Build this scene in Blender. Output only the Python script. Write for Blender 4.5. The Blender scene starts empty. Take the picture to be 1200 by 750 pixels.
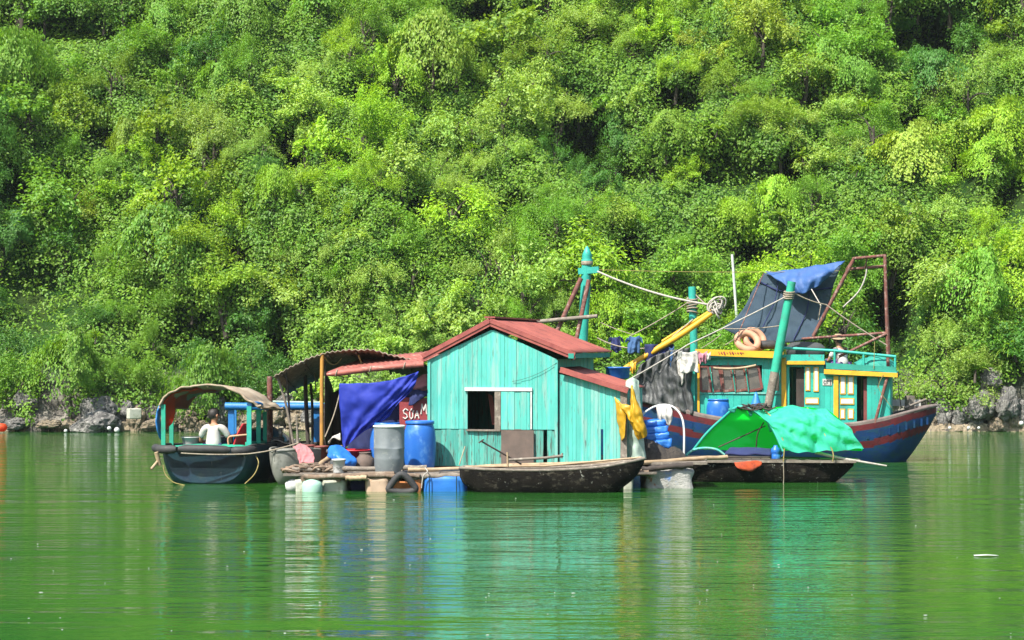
import bpy, bmesh, math, random
import numpy as np
from mathutils import Vector, Matrix, noise as mnoise
R = math.radians
rnd = random.Random(11)
scene = bpy.context.scene
COL = scene.collection
FPX, HOR, CAMZ = 2400.0, 405.0, 2.83          # focal length in photo pixels, horizon row, eye height

def P(px, py, Y):
    """world point seen at a photo pixel at distance Y"""
    return Vector(((px-600)/FPX*Y, Y, CAMZ+(HOR-py)/FPX*Y))

class Frame:
    """vertical plane through a ground point, turned by an angle; u along, d behind, z up"""
    def __init__(s, px, Y, deg):
        s.O = Vector(((px-600)/FPX*Y, Y)); a = R(deg)
        s.U = Vector((math.cos(a), math.sin(a))); s.V = Vector((-math.sin(a), math.cos(a))); s.a = a
    def ray(s, px, py, d=0.0):
        D = Vector(((px-600)/FPX, 1.0)); t = ((s.O+s.V*d).dot(s.V))/D.dot(s.V)
        return Vector((D.x*t, D.y*t, CAMZ+(HOR-py)/FPX*t))
    def u(s, px, d=0.0):
        p = s.ray(px, 400, d); return (Vector((p.x, p.y))-s.O).dot(s.U)
    def z(s, px, py, d=0.0): return s.ray(px, py, d).z
    def w(s, u, d, z):
        q = s.O+s.U*u+s.V*d; return Vector((q.x, q.y, z))

def lin(h, k=1.0):
    h = h.lstrip('#'); o = []
    for i in (0, 2, 4):
        c = int(h[i:i+2], 16)/255; o.append((c/12.92 if c <= .04045 else ((c+.055)/1.055)**2.4)*k)
    return tuple(o)

def catmull(pts, n):
    pts = [Vector(p) for p in pts]; out = []
    if len(pts) == 2: return [pts[0].lerp(pts[1], i/n) for i in range(n+1)]
    ext = [pts[0]*2-pts[1]]+pts+[pts[-1]*2-pts[-2]]; m = len(pts)-1
    for i in range(n+1):
        t = i/n*m; k = min(int(t), m-1); t -= k
        a, b, c, d = ext[k:k+4]
        out.append(0.5*((2*b)+(c-a)*t+(2*a-5*b+4*c-d)*t*t+(3*b-a-3*c+d)*t*t*t))
    return out

def sag(a, b, s, n=12):
    a, b = Vector(a), Vector(b)
    return [a.lerp(b, i/n)-Vector((0, 0, s*4*(i/n)*(1-i/n))) for i in range(n+1)]

class MB:
    def __init__(s): s.v = []; s.f = []; s.m = []; s.t = []; s.sm = []
    def add(s, vs, fs, m=0, tone=.5, smooth=False):
        o = len(s.v); s.v += [tuple(v) for v in vs]
        for f in fs: s.f.append(tuple(i+o for i in f)); s.m.append(m); s.t.append(tone); s.sm.append(smooth)
        return s
    def hexa(s, p, m=0, tone=.5):   # bottom 4 ccw, top 4
        return s.add(p, [(3, 2, 1, 0), (4, 5, 6, 7), (0, 1, 5, 4), (1, 2, 6, 5), (2, 3, 7, 6), (3, 0, 4, 7)], m, tone)
    def box(s, c, sz, rz=0, m=0, tone=.5, M=None):
        M = M or Matrix.Rotation(rz, 3, 'Z'); c = Vector(c); x, y, z = [k/2 for k in sz]
        return s.hexa([c+M@Vector(q) for q in ((-x,-y,-z),(x,-y,-z),(x,y,-z),(-x,y,-z),(-x,-y,z),(x,-y,z),(x,y,z),(-x,y,z))], m, tone)
    def beam(s, a, b, w, h=None, up=(0, 0, 1), m=0, tone=.5):
        a, b = Vector(a), Vector(b); h = h or w; d = (b-a).normalized(); up = Vector(up)
        if abs(d.dot(up)) > .98: up = Vector((0, 1, 0))
        x = d.cross(up).normalized()*w/2; y = x.cross(d).normalized()*h/2
        return s.hexa([a-x-y, a+x-y, b+x-y, b-x-y, a-x+y, a+x+y, b+x+y, b-x+y], m, tone)
    def tube(s, pts, r, n=8, m=0, tone=.5, closed=False, flat=1.0):
        pts = [Vector(p) for p in pts]; k = len(pts); rs = r if isinstance(r, (list, tuple)) else [r]*k
        vs = []; prev = None
        for i, p in enumerate(pts):
            if closed: t = (pts[(i+1) % k]-pts[i-1]).normalized()
            else: t = (pts[min(i+1, k-1)]-pts[max(i-1, 0)]).normalized()
            if prev is None:
                q = Vector((0, 0, 1)) if abs(t.z) < .9 else Vector((0, 1, 0)); x = t.cross(q).normalized()
            else: x = (prev-t*prev.dot(t)).normalized()
            prev = x; y = t.cross(x)
            for j in range(n):
                a = 2*math.pi*j/n; vs.append(p+x*math.cos(a)*rs[i]+y*math.sin(a)*rs[i]*flat)
        fs = []
        for i in range(k if closed else k-1):
            i2 = (i+1) % k
            for j in range(n): fs.append((i*n+j, i*n+(j+1) % n, i2*n+(j+1) % n, i2*n+j))
        s.add(vs, fs, m, tone, n > 4)
        if not closed: s.add(vs[:n], [tuple(range(n))[::-1]], m, tone); s.add(vs[-n:], [tuple(range(n))], m, tone)
        return s
    def lathe(s, prof, c, n=28, m=0, tone=.5, M=None, sx=1, sy=1):
        M = M or Matrix.Identity(3); c = Vector(c); vs = []
        for r, z in prof:
            for j in range(n):
                a = 2*math.pi*j/n; vs.append(c+M@Vector((r*sx*math.cos(a), r*sy*math.sin(a), z)))
        fs = []
        for i in range(len(prof)-1):
            for j in range(n): fs.append((i*n+j, i*n+(j+1) % n, (i+1)*n+(j+1) % n, (i+1)*n+j))
        if prof[0][0] > 0: fs.append(tuple(range(n))[::-1])
        if prof[-1][0] > 0: fs.append(tuple((len(prof)-1)*n+j for j in range(n)))
        return s.add(vs, fs, m, tone, True)
    def grid(s, fn, nu, nv, m=0, tone=.5, flip=False):
        vs = [fn(i/nu, j/nv) for j in range(nv+1) for i in range(nu+1)]; fs = []
        for j in range(nv):
            for i in range(nu):
                a = j*(nu+1)+i; q = (a, a+1, a+nu+2, a+nu+1); fs.append(q[::-1] if flip else q)
        return s.add(vs, fs, m, tone, True)
    def cloth(s, ctrl, nu=24, nv=20, amp=.02, fr=6, m=0, seed=0, fold=None, flip=False):
        rows = [catmull(r, nu) for r in ctrl]
        cols = [catmull([r[i] for r in rows], nv) for i in range(nu+1)]
        def fn(a, b):
            p = cols[int(round(a*nu))][int(round(b*nv))].copy()
            if amp:
                q = mnoise.noise_vector(p*fr*.35+Vector((seed, 0, 0)))
                q2 = mnoise.noise_vector(p*fr+Vector((seed+9, 3, 0)))
                q3 = mnoise.noise(Vector((p.x*1.6+p.z*.5, p.y, p.z*.75))*fr*.75+Vector((seed*2, 5, 1))); q4 = mnoise.noise(p*fr*2.1+Vector((seed*2, 1, 7)))
                p += q*amp+q2*amp*.45; p.y -= amp*(.55*(1-abs(q3)*2.2)+.16*(1-abs(q4)*2.2))
            if fold: p += fold(a, b)
            return p
        return s.grid(fn, nu, nv, m, .5, flip)
    def poly(s, outline, thick, m=0, tone=.5):
        """flat outline given as points + thickness vector"""
        n = len(outline); t = Vector(thick); vs = [Vector(p) for p in outline]; vs += [v+t for v in vs]
        return s.add(vs, [tuple(range(n))[::-1], tuple(range(n, 2*n))]+[(i, (i+1) % n, (i+1) % n+n, i+n) for i in range(n)], m, tone)
    def build(s, name, mats, parent=None, solid=0, sub=0, bev=0, weld=False):
        me = bpy.data.meshes.new(name); o = bpy.data.objects.new(name, me)
        off = Vector((0, 0, 0)); q = parent
        while q is not None: off += q.location; q = q.parent
        if parent is None:
            a = np.array(s.v); off = Vector(((a[:, 0].min()+a[:, 0].max())/2, (a[:, 1].min()+a[:, 1].max())/2, a[:, 2].min())); o.location = off
        else: o.parent = parent
        me.from_pydata([(x-off.x, y-off.y, z-off.z) for x, y, z in s.v], [], s.f)
        mats = mats if isinstance(mats, (list, tuple)) else [mats]
        for m in mats: me.materials.append(m)
        me.polygons.foreach_set('material_index', s.m); me.polygons.foreach_set('use_smooth', s.sm)
        at = me.attributes.new('tone', 'FLOAT', 'FACE'); at.data.foreach_set('value', s.t)
        me.update()
        if weld:
            bm = bmesh.new(); bm.from_mesh(me); bmesh.ops.remove_doubles(bm, verts=bm.verts, dist=1e-4)
            bmesh.ops.recalc_face_normals(bm, faces=bm.faces); bm.to_mesh(me); bm.free()
        COL.objects.link(o)
        if bev:
            d = o.modifiers.new('bevel', 'BEVEL'); d.width = bev; d.segments = 2; d.limit_method = 'ANGLE'
        if solid:
            d = o.modifiers.new('solid', 'SOLIDIFY'); d.thickness = solid; d.offset = 0
        if sub:
            d = o.modifiers.new('sub', 'SUBSURF'); d.levels = sub; d.render_levels = sub
        return o

def tag(o, label=None, cat=None, group=None, kind=None):
    if label: o['label'] = label
    if cat: o['category'] = cat
    if group: o['group'] = group
    if kind: o['kind'] = kind
    return o
def thing(name, loc, label, cat, group=None):
    o = bpy.data.objects.new(name, None); o.location = loc; o.empty_display_size = .2; COL.objects.link(o)
    return tag(o, label, cat, group)
def copy_thing(o, loc=None, rz=None, sc=None, label=None):
    c = o.copy(); COL.objects.link(c)
    for ch in o.children:
        d = ch.copy(); COL.objects.link(d); d.parent = c
        for g in ch.children:
            e = g.copy(); COL.objects.link(e); e.parent = d
    if loc is not None: c.location = loc
    if rz is not None: c.rotation_euler = (0, 0, rz)
    if sc is not None: c.scale = (sc, sc, sc)
    if label: c['label'] = label
    return c

# ---------------------------------------------------------------- materials
def nt(name):
    m = bpy.data.materials.new(name); m.use_nodes = True; t = m.node_tree; t.nodes.clear()
    out = t.nodes.new('ShaderNodeOutputMaterial'); return m, t, out
def N(t, ty, **k):
    n = t.nodes.new(ty)
    for a, b in k.items(): setattr(n, a, b)
    return n
def ramp(t, a, b, ca=(0, 0, 0), cb=(1, 1, 1)):
    r = N(t, 'ShaderNodeValToRGB'); e = r.color_ramp.elements
    e[0].position = a; e[1].position = b; e[0].color = (*ca, 1); e[1].color = (*cb, 1); return r
def mix(t, f, a, b, mode='MIX'):
    m = N(t, 'ShaderNodeMix', data_type='RGBA', blend_type=mode)
    for s, v in ((0, f), (6, a), (7, b)):
        if hasattr(v, 'links'): t.links.new(v, m.inputs[s])
        elif isinstance(v, tuple): m.inputs[s].default_value = (*v, 1)
        else: m.inputs[s].default_value = v
    return m.outputs[2]
def pm(name, c1, c2=None, sc=3.0, st=(1, 1, 1), rough=.75, dirt=None, da=.5, dsc=2.0, dst=(1, 1, 1), bump=.15, bd=.01, tr=None, tamt=.4,
       metal=0, alpha=0, tone=.0, spec=.4, chip=None, ca=.62, csc=14, cst=(1, 1, .35)):
    """procedural paint / wood / cloth: two-tone noise, dirt patches, chips, bump"""
    k_ = .70; c1 = tuple(x*k_ for x in c1); c2 = tuple(x*k_ for x in c2) if c2 else None; dirt = tuple(x*k_ for x in dirt) if dirt else None; chip = tuple(x*k_ for x in chip) if chip else None
    tr = tuple(min(1, x) for x in tr) if tr else None; da -= .035; ca -= .045
    m, t, out = nt(name); L = t.links.new
    tc = N(t, 'ShaderNodeTexCoord')
    def noi(scale, stretch, det=6, ro=.6):
        mp = N(t, 'ShaderNodeMapping'); mp.inputs['Scale'].default_value = stretch; L(tc.outputs['Object'], mp.inputs[0])
        n = N(t, 'ShaderNodeTexNoise'); n.inputs['Scale'].default_value = scale; n.inputs['Detail'].default_value = det
        n.inputs['Roughness'].default_value = ro; L(mp.outputs[0], n.inputs[0]); return n.outputs[0]
    n1 = noi(sc, st); c2 = c2 or tuple(x*.72 for x in c1)
    r1 = ramp(t, .35, .65); L(n1, r1.inputs[0]); col = mix(t, r1.outputs[0], c1, c2)
    if dirt:
        n2 = noi(dsc, dst, 8, .7); r2 = ramp(t, da, da+.14); L(n2, r2.inputs[0]); col = mix(t, r2.outputs[0], col, dirt)
    if chip:
        n3 = noi(csc, cst, 4, .6); r3 = ramp(t, ca, ca+.05); L(n3, r3.inputs[0]); col = mix(t, r3.outputs[0], col, chip)
    if tone:
        a = N(t, 'ShaderNodeAttribute', attribute_name='tone')
        mr = N(t, 'ShaderNodeMapRange'); mr.inputs[3].default_value = 1-tone; mr.inputs[4].default_value = 1+tone; L(a.outputs[2], mr.inputs[0])
        cc = N(t, 'ShaderNodeCombineColor'); [L(mr.outputs[0], cc.inputs[i]) for i in range(3)]
        col = mix(t, 1.0, col, cc.outputs[0], 'MULTIPLY')
    b = N(t, 'ShaderNodeBsdfPrincipled'); L(col, b.inputs['Base Color']); b.inputs['Roughness'].default_value = rough
    b.inputs['Metallic'].default_value = metal; b.inputs['Specular IOR Level'].default_value = spec
    if bump:
        bn = N(t, 'ShaderNodeBump'); bn.inputs['Strength'].default_value = min(1, bump*3); bn.inputs['Distance'].default_value = bd
        L(noi(sc*5, st, 5, .65), bn.inputs['Height']); L(bn.outputs[0], b.inputs['Normal'])
    sh = b.outputs[0]
    if tr:
        tl = N(t, 'ShaderNodeBsdfTranslucent'); tl.inputs[0].default_value = (*tr, 1)
        mx = N(t, 'ShaderNodeMixShader'); mx.inputs[0].default_value = tamt; L(sh, mx.inputs[1]); L(tl.outputs[0], mx.inputs[2]); sh = mx.outputs[0]
    if alpha:
        tp = N(t, 'ShaderNodeBsdfTransparent'); mx = N(t, 'ShaderNodeMixShader'); mx.inputs[0].default_value = alpha
        L(sh, mx.inputs[1]); L(tp.outputs[0], mx.inputs[2]); sh = mx.outputs[0]
    L(sh, out.inputs[0]); return m

def leafmat(name, vary=.25, patch=False):
    m, t, out = nt(name); L = t.links.new
    oi = N(t, 'ShaderNodeObjectInfo'); tc = N(t, 'ShaderNodeTexCoord')
    at = N(t, 'ShaderNodeAttribute', attribute_name='tone')
    hs = N(t, 'ShaderNodeHueSaturation'); L(oi.outputs['Color'], hs.inputs['Color'])
    if patch:   # drifts of different creepers over the slope
        nz_ = N(t, 'ShaderNodeTexNoise'); nz_.inputs['Scale'].default_value = .42; nz_.inputs['Detail'].default_value = 4; L(tc.outputs['Object'], nz_.inputs[0])
        r_ = N(t, 'ShaderNodeValToRGB'); e = r_.color_ramp.elements; e[0].position = .36; e[0].color = (.68, .80, .9, 1); e[1].position = .66; e[1].color = (1.15, 1.12, .8, 1)
        e2 = e.new(.5); e2.color = (1, 1, 1, 1); L(nz_.outputs[0], r_.inputs[0]); q_ = mix(t, 1.0, oi.outputs['Color'], r_.outputs[0], 'MULTIPLY'); L(q_, hs.inputs['Color'])
    mr = N(t, 'ShaderNodeMapRange'); L(at.outputs[2], mr.inputs[0]); mr.inputs[3].default_value = 1-vary*1.6; mr.inputs[4].default_value = 1+vary*1.6; L(mr.outputs[0], hs.inputs['Value'])
    mr2 = N(t, 'ShaderNodeMapRange'); mp = N(t, 'ShaderNodeMath', operation='FRACT'); ml = N(t, 'ShaderNodeMath', operation='MULTIPLY'); ml.inputs[1].default_value = 7.31
    L(at.outputs[2], ml.inputs[0]); L(ml.outputs[0], mp.inputs[0]); L(mp.outputs[0], mr2.inputs[0]); mr2.inputs[3].default_value = .485; mr2.inputs[4].default_value = .512
    L(mr2.outputs[0], hs.inputs['Hue'])
    b = N(t, 'ShaderNodeBsdfPrincipled'); L(hs.outputs[0], b.inputs['Base Color']); b.inputs['Roughness'].default_value = .5; b.inputs['Specular IOR Level'].default_value = .32
    tl = N(t, 'ShaderNodeBsdfTranslucent'); tcol = mix(t, 1.0, hs.outputs[0], (1.45, 1.4, .35), 'MULTIPLY'); L(tcol, tl.inputs[0])
    mx = N(t, 'ShaderNodeMixShader'); mx.inputs[0].default_value = .42; L(b.outputs[0], mx.inputs[1]); L(tl.outputs[0], mx.inputs[2])
    L(mx.outputs[0], out.inputs[0]); return m

M = {}
TQ = (.075, .56, .46)
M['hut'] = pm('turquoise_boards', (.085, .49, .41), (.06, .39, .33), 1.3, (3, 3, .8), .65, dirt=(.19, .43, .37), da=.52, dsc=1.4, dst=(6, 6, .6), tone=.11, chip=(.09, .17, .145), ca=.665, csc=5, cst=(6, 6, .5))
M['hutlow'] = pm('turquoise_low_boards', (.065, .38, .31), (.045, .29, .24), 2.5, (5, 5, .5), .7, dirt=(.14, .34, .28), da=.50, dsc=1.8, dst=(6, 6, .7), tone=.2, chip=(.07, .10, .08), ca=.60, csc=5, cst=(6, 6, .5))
M['tq'] = pm('turquoise_paint', (.03, .42, .33), (.02, .33, .27), 3, (1, 1, 1), .5, dirt=(.05, .25, .2), da=.6, tone=.1, chip=(.12, .12, .09), ca=.68)
M['tqdark'] = pm('turquoise_trim', (.02, .30, .23), None, 3)
M['jade'] = pm('jade_paint', (.015, .40, .25), (.02, .3, .2), 4, dirt=(.05, .2, .14), da=.6)
M['white'] = pm('white_paint', (.62, .65, .63), (.5, .53, .5), 5, dirt=(.4, .4, .36), da=.62, dsc=5)
M['yellow'] = pm('yellow_paint', (.78, .42, .02), (.62, .32, .015), 4, dirt=(.3, .17, .03), da=.62, dsc=6, rough=.5)
M['roof'] = pm('red_roof_sheet', (.42, .12, .085), (.32, .085, .065), 1.6, (1, 1, 1), .55, dirt=(.17, .05, .04), da=.56, dsc=3)
M['roofedge'] = pm('red_roof_edge', (.36, .09, .07), (.24, .05, .045), 5, rough=.6)
M['salmon'] = pm('salmon_sheet', (.42, .13, .10), (.30, .08, .06), 5, (1, 1, 3), .7, chip=(.5, .3, .24), ca=.64, csc=6, cst=(.4, 1, 2), dirt=(.20, .07, .05), da=.54, dsc=5)
M['wood'] = pm('weathered_wood', (.22, .15, .10), (.12, .085, .06), 4, (1, 1, 1), .85, dirt=(.30, .25, .19), da=.56, dsc=7, tone=.35, bump=.3)
M['greywood'] = pm('grey_wood', (.25, .21, .17), (.15, .125, .10), 6, (1, 1, 1), .9, dirt=(.36, .32, .26), da=.56, dsc=9, tone=.35, bump=.3)
M['dark'] = pm('dark_stained_wood', (.035, .028, .024), (.07, .05, .04), 4, (1, 1, 1), .8, tone=.3)
M['panel'] = pm('brown_panel', (.15, .11, .09), (.11, .085, .07), 5, rough=.9)
M['bamboo'] = pm('bamboo', (.45, .33, .20), (.30, .21, .12), 6, rough=.6, dirt=(.2, .15, .1), da=.6, dsc=9)
M['ochre'] = pm('ochre_post', (.50, .25, .04), (.25, .12, .03), 5, (1, 1, .5), .7)
M['rust'] = pm('rusty_steel', (.19, .065, .045), (.12, .045, .035), 7, rough=.8, dirt=(.36, .27, .23), da=.56, dsc=11)
M['bluebarrel'] = pm('blue_plastic', (.018, .12, .46), (.022, .15, .52), 2, rough=.38, dirt=(.10, .27, .60), da=.58, dsc=4, dst=(1, 1, .6))
M['bluepaint'] = pm('blue_paint', (.02, .20, .52), (.02, .15, .42), 4, rough=.5, dirt=(.10, .3, .5), da=.62, dsc=6)
M['greybarrel'] = pm('grey_plastic', (.19, .215, .225), (.15, .17, .18), 3, rough=.5, dirt=(.32, .33, .31), da=.6, dsc=5, chip=(.1, .08, .06), ca=.72, csc=6, cst=(1, 1, 1))
M['bluetarp'] = pm('royal_blue_tarp', (.028, .055, .46), (.022, .042, .36), 2.5, rough=.65, spec=.25, tr=(.03, .05, .7), tamt=.3, bump=.2)
M['skytarp'] = pm('sky_blue_tarp', (.04, .25, .78), (.03, .19, .62), 5, rough=.4, tr=(.05, .3, .9), tamt=.25)
M['capblue'] = pm('faded_blue_tarp', (.06, .16, .42), (.045, .12, .33), 4, rough=.6, tr=(.05, .15, .5), tamt=.25)
M['greentarp'] = pm('green_tarp', (.07, .66, .50), (.05, .52, .40), 2.5, rough=.72, spec=.2, tr=(.01, 1, .08), tamt=.42, bump=.35, dirt=(.12, .55, .45), da=.6, dsc=4)
M['tentback'] = pm('bright_green_sheet', (.03, .50, .20), (.025, .42, .16), 2.5, rough=.5, tr=(.01, 1, .05), tamt=.85, bump=.35)
M['slate'] = pm('slate_net', (.055, .10, .15), (.045, .08, .125), 4, rough=.8, alpha=.12, tr=(.06, .11, .16), tamt=.25)
M['blackcloth'] = pm('black_sheeting', (.04, .042, .045), (.10, .105, .10), 5, (2, 2, .35), .45, dirt=(.17, .17, .16), da=.57, dsc=5, dst=(2, 2, .3), bump=.3, bd=.02)
M['net'] = pm('dark_net', (.035, .03, .028), (.09, .075, .06), 18, rough=.95, bump=.6, bd=.04)
M['black'] = pm('black_rubber', (.022, .022, .024), (.045, .044, .043), 6, rough=.7, dirt=(.10, .09, .08), da=.62, dsc=7)
M['rope'] = pm('pale_rope', (.36, .31, .24), (.22, .18, .13), 25, rough=.95)
M['whiterope'] = pm('white_rope', (.50, .47, .42), (.33, .30, .26), 25, rough=.95)
M['yrope'] = pm('yellow_rope', (.36, .29, .11), (.24, .19, .06), 25, rough=.95)
M['navy'] = pm('navy_hull', (.006, .022, .05), (.006, .045, .06), 2.4, (1, 1, 1), .45, dirt=(.03, .055, .06), da=.58, dsc=4, dst=(1, 1, 2), chip=(.13, .15, .15), ca=.70, csc=9)
M['boatblue'] = pm('hull_blue', (.005, .040, .145), (.005, .028, .09), 2.2, (1, 1, 1), .6, spec=.2, dirt=(.01, .05, .08), da=.52, dsc=3, dst=(1, 1, 2.2), tone=.1)
M['boatred'] = pm('hull_red', (.13, .016, .02), (.075, .012, .015), 3, (1, 1, 1), .7, spec=.2, dirt=(.05, .02, .025), da=.54, dsc=5)
M['cap'] = pm('gunwale_cap', (.13, .095, .085), (.20, .165, .145), 5, rough=.85)
M['tar'] = pm('tarred_hull', (.006, .0055, .005), (.018, .015, .012), 3, (1, 1, 1), .95, spec=.08, dirt=(.09, .08, .06), da=.58, dsc=6, dst=(1, 1, 1.8), chip=(.30, .30, .26), ca=.70, csc=13, cst=(1, 1, 1), bump=.4, bd=.02)
M['greyhull'] = pm('grey_hull', (.27, .27, .24), (.20, .20, .175), 3, (1, 1, 1), .7, dirt=(.10, .10, .08), da=.57, dsc=4)
M['canvas'] = pm('pale_canvas', (.46, .39, .29), (.36, .27, .18), 2.2, rough=.85, dirt=(.33, .21, .12), da=.58, dsc=2.5, tr=(.5, .4, .25), tamt=.12)
M['orange'] = pm('orange_sheet', (.72, .10, .02), (.55, .07, .015), 4, rough=.6, tr=(.85, .12, .02), tamt=.45)
M['dullorange'] = pm('dull_orange_cloth', (.50, .075, .02), (.32, .05, .02), 9, rough=.95, dirt=(.15, .04, .02), da=.55, dsc=7)
M['thatch'] = pm('corrugated_old', (.30, .24, .18), (.19, .15, .115), 5, rough=.9, dirt=(.42, .37, .30), da=.58, dsc=6, chip=(.04, .03, .025), ca=.66, csc=7, cst=(1, 1, 1))
M['foam'] = pm('old_foam', (.52, .52, .44), (.40, .42, .33), 4, rough=.85, dirt=(.25, .25, .17), da=.57, dsc=6, bump=.4)
M['foampink'] = pm('peach_foam', (.48, .35, .25), (.5, .35, .24), 4, rough=.85, dirt=(.3, .2, .12), da=.6, dsc=6)
M['foamorange'] = pm('orange_foam', (.45, .17, .05), (.3, .11, .04), 5, rough=.85)
M['mint'] = pm('mint_plastic', (.38, .60, .48), (.3, .5, .4), 4, rough=.5)
M['whiteplastic'] = pm('white_plastic', (.62, .63, .61), (.52, .52, .5), 3, rough=.45, dirt=(.35, .33, .3), da=.62, dsc=6)
M['brownred'] = pm('brown_red_plastic', (.20, .05, .04), (.13, .035, .03), 4, rough=.6, dirt=(.1, .04, .03), da=.6)
M['red'] = pm('red_plastic', (.55, .02, .03), (.4, .015, .02), 4, rough=.45)
M['pink'] = pm('pink_cloth', (.62, .25, .25), (.5, .18, .2), 6, rough=.9, tr=(.6, .2, .2), tamt=.2)
M['sack'] = pm('woven_sack', (.36, .50, .42), (.45, .56, .48), 9, (1, 1, 4), .8, dirt=(.6, .66, .6), da=.56, dsc=8, dst=(1, 1, 4), tr=(.5, .6, .5), tamt=.2)
M['sackwhite'] = pm('white_sack', (.44, .43, .40), (.33, .32, .30), 4, rough=.8, dirt=(.04, .18, .5), da=.63, dsc=3.4, chip=(.32, .12, .06), ca=.66, csc=3, cst=(1, 1, 1), bump=.5, bd=.03)
M['raincoat'] = pm('yellow_oilskin', (.70, .42, .02), (.55, .32, .015), 3, rough=.45, tr=(.8, .45, .02), tamt=.25)
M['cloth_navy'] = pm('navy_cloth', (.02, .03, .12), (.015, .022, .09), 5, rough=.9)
M['cloth_blue'] = pm('blue_cloth', (.07, .16, .34), (.05, .12, .26), 5, rough=.9, tr=(.08, .18, .4), tamt=.25)
M['cloth_white'] = pm('white_cloth', (.70, .68, .64), (.58, .55, .5), 5, rough=.95, tr=(.7, .68, .62), tamt=.25)
M['cloth_pink'] = pm('rose_cloth', (.66, .30, .38), (.55, .22, .3), 5, rough=.95, tr=(.7, .3, .4), tamt=.25)
M['purple'] = pm('purple_cloth', (.14, .07, .25), None, 5, rough=.95)
M['peach'] = pm('peach_rubber', (.62, .33, .20), (.5, .25, .15), 4, rough=.7, dirt=(.4, .2, .12), da=.6, dsc=6)
M['charcoal'] = pm('charcoal_cloth', (.06, .066, .068), (.045, .05, .05), 4, rough=.9)
M['skin'] = pm('skin', (.42, .21, .12), (.38, .18, .10), 5, rough=.55)
M['hair'] = pm('black_hair', (.012, .010, .009), (.02, .016, .013), 20, rough=.6)
M['straw'] = pm('straw_hat', (.42, .33, .2), (.3, .22, .13), 12, rough=.95)
M['letter'] = pm('white_lettering', (.75, .72, .68), (.65, .6, .55), 8, rough=.7, bump=0)
M['ink'] = pm('black_lettering', (.03, .03, .03), None, 8, rough=.7, bump=0)
M['signred'] = pm('dark_red_board', (.34, .05, .055), (.26, .04, .045), 4, rough=.6)
M['metal'] = pm('bare_metal', (.30, .29, .27), (.2, .18, .16), 6, rough=.5, metal=.6)
M['rock'] = pm('limestone', (.27, .26, .24), (.11, .105, .10), 1.6, (1, 1, .7), .9, dirt=(.46, .44, .40), da=.55, dsc=3.2, chip=(.06, .058, .055), ca=.60, csc=4.5, cst=(1, 1, .6), bump=.33, bd=.12)
M['rocktan'] = pm('tan_shore_stone', (.40, .32, .21), (.24, .19, .13), 2.2, (1, 1, .7), .9, dirt=(.52, .48, .40), da=.57, dsc=4, chip=(.09, .08, .07), ca=.61, csc=5, cst=(1, 1, .8), bump=.33, bd=.1)
M['bark'] = pm('bark', (.045, .036, .028), (.08, .066, .05), 6, (2, 2, .5), .95, tone=.1)
M['glassdark'] = pm('grimy_glass', (.055, .05, .045), (.10, .085, .07), 4, rough=.18, spec=.7, bump=.03, dirt=(.2, .18, .16), da=.58, dsc=5, dst=(1, 1, .6))
M['leaf'] = leafmat('leaves', .17); M['under'] = leafmat('ground_leaves', .18, True)
# ---------------------------------------------------------------- camera, light
cam = bpy.data.cameras.new('camera'); co = bpy.data.objects.new('camera', cam); COL.objects.link(co); scene.camera = co
co.location = (0, 0, CAMZ); co.rotation_euler = (R(90), 0, 0); cam.lens = 36*FPX/1200; cam.sensor_width = 36; cam.shift_y = 30/1200
cam.clip_start = .5; cam.clip_end = 3000
S = Vector((-.52, -.66, 1.08)).normalized()
w = bpy.data.worlds.new('World'); scene.world = w; w.use_nodes = True; t = w.node_tree; t.nodes.clear()
sky = t.nodes.new('ShaderNodeTexSky'); sky.sky_type = 'NISHITA'; sky.sun_disc = False
sky.sun_elevation = math.asin(S.z); sky.sun_rotation = math.atan2(S.x, S.y); sky.air_density = 1.2; sky.dust_density = 2.0
bg = t.nodes.new('ShaderNodeBackground'); bg.inputs[1].default_value = .115; wo = t.nodes.new('ShaderNodeOutputWorld')
t.links.new(sky.outputs[0], bg.inputs[0]); t.links.new(bg.outputs[0], wo.inputs[0])
sl = bpy.data.lights.new('sun', 'SUN'); sl.energy = 4.9; sl.angle = R(.55); sl.color = (1, .955, .87)
so = bpy.data.objects.new('sun', sl); COL.objects.link(so); so.rotation_euler = S.to_track_quat('Z', 'Y').to_euler(); so.location = (-30, -30, 60)
scene.view_settings.view_transform = 'Standard'; scene.view_settings.look = 'None'; scene.view_settings.exposure = 1.32; scene.view_settings.gamma = 1
scene.render.engine = 'CYCLES'; cy = scene.cycles
cy.max_bounces = 7; cy.diffuse_bounces = 4; cy.glossy_bounces = 3; cy.transmission_bounces = 3; cy.transparent_max_bounces = 8
cy.use_denoising = True; cy.caustics_reflective = False; cy.caustics_refractive = False

# ---------------------------------------------------------------- water
m, t, out = nt('bay_water'); L = t.links.new
tc = N(t, 'ShaderNodeTexCoord')
def wn(scale, det, st, off=0):
    mp = N(t, 'ShaderNodeMapping'); mp.inputs['Scale'].default_value = st; mp.inputs['Location'].default_value = (off, off*.7, 0)
    L(tc.outputs['Object'], mp.inputs[0]); n = N(t, 'ShaderNodeTexNoise'); n.inputs['Scale'].default_value = scale; n.inputs['Detail'].default_value = det
    n.inputs['Roughness'].default_value = .55; L(mp.outputs[0], n.inputs[0]); return n.outputs[0]
big = wn(.11, 3, (.6, 1, 1)); rb = ramp(t, .35, .68); L(big, rb.inputs[0])
swell = wn(.85, 3, (.22, 1, 1), 4); rip = wn(3.6, 4, (.32, 1, 1), 9)
calm = wn(.16, 2, (.35, 1, 1), 21); rc = ramp(t, .38, .62, (.35,)*3, (1,)*3); L(calm, rc.inputs[0])
b1 = N(t, 'ShaderNodeBump'); b1.inputs['Strength'].default_value = 1; b1.inputs['Distance'].default_value = .060; L(swell, b1.inputs['Height'])
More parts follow.
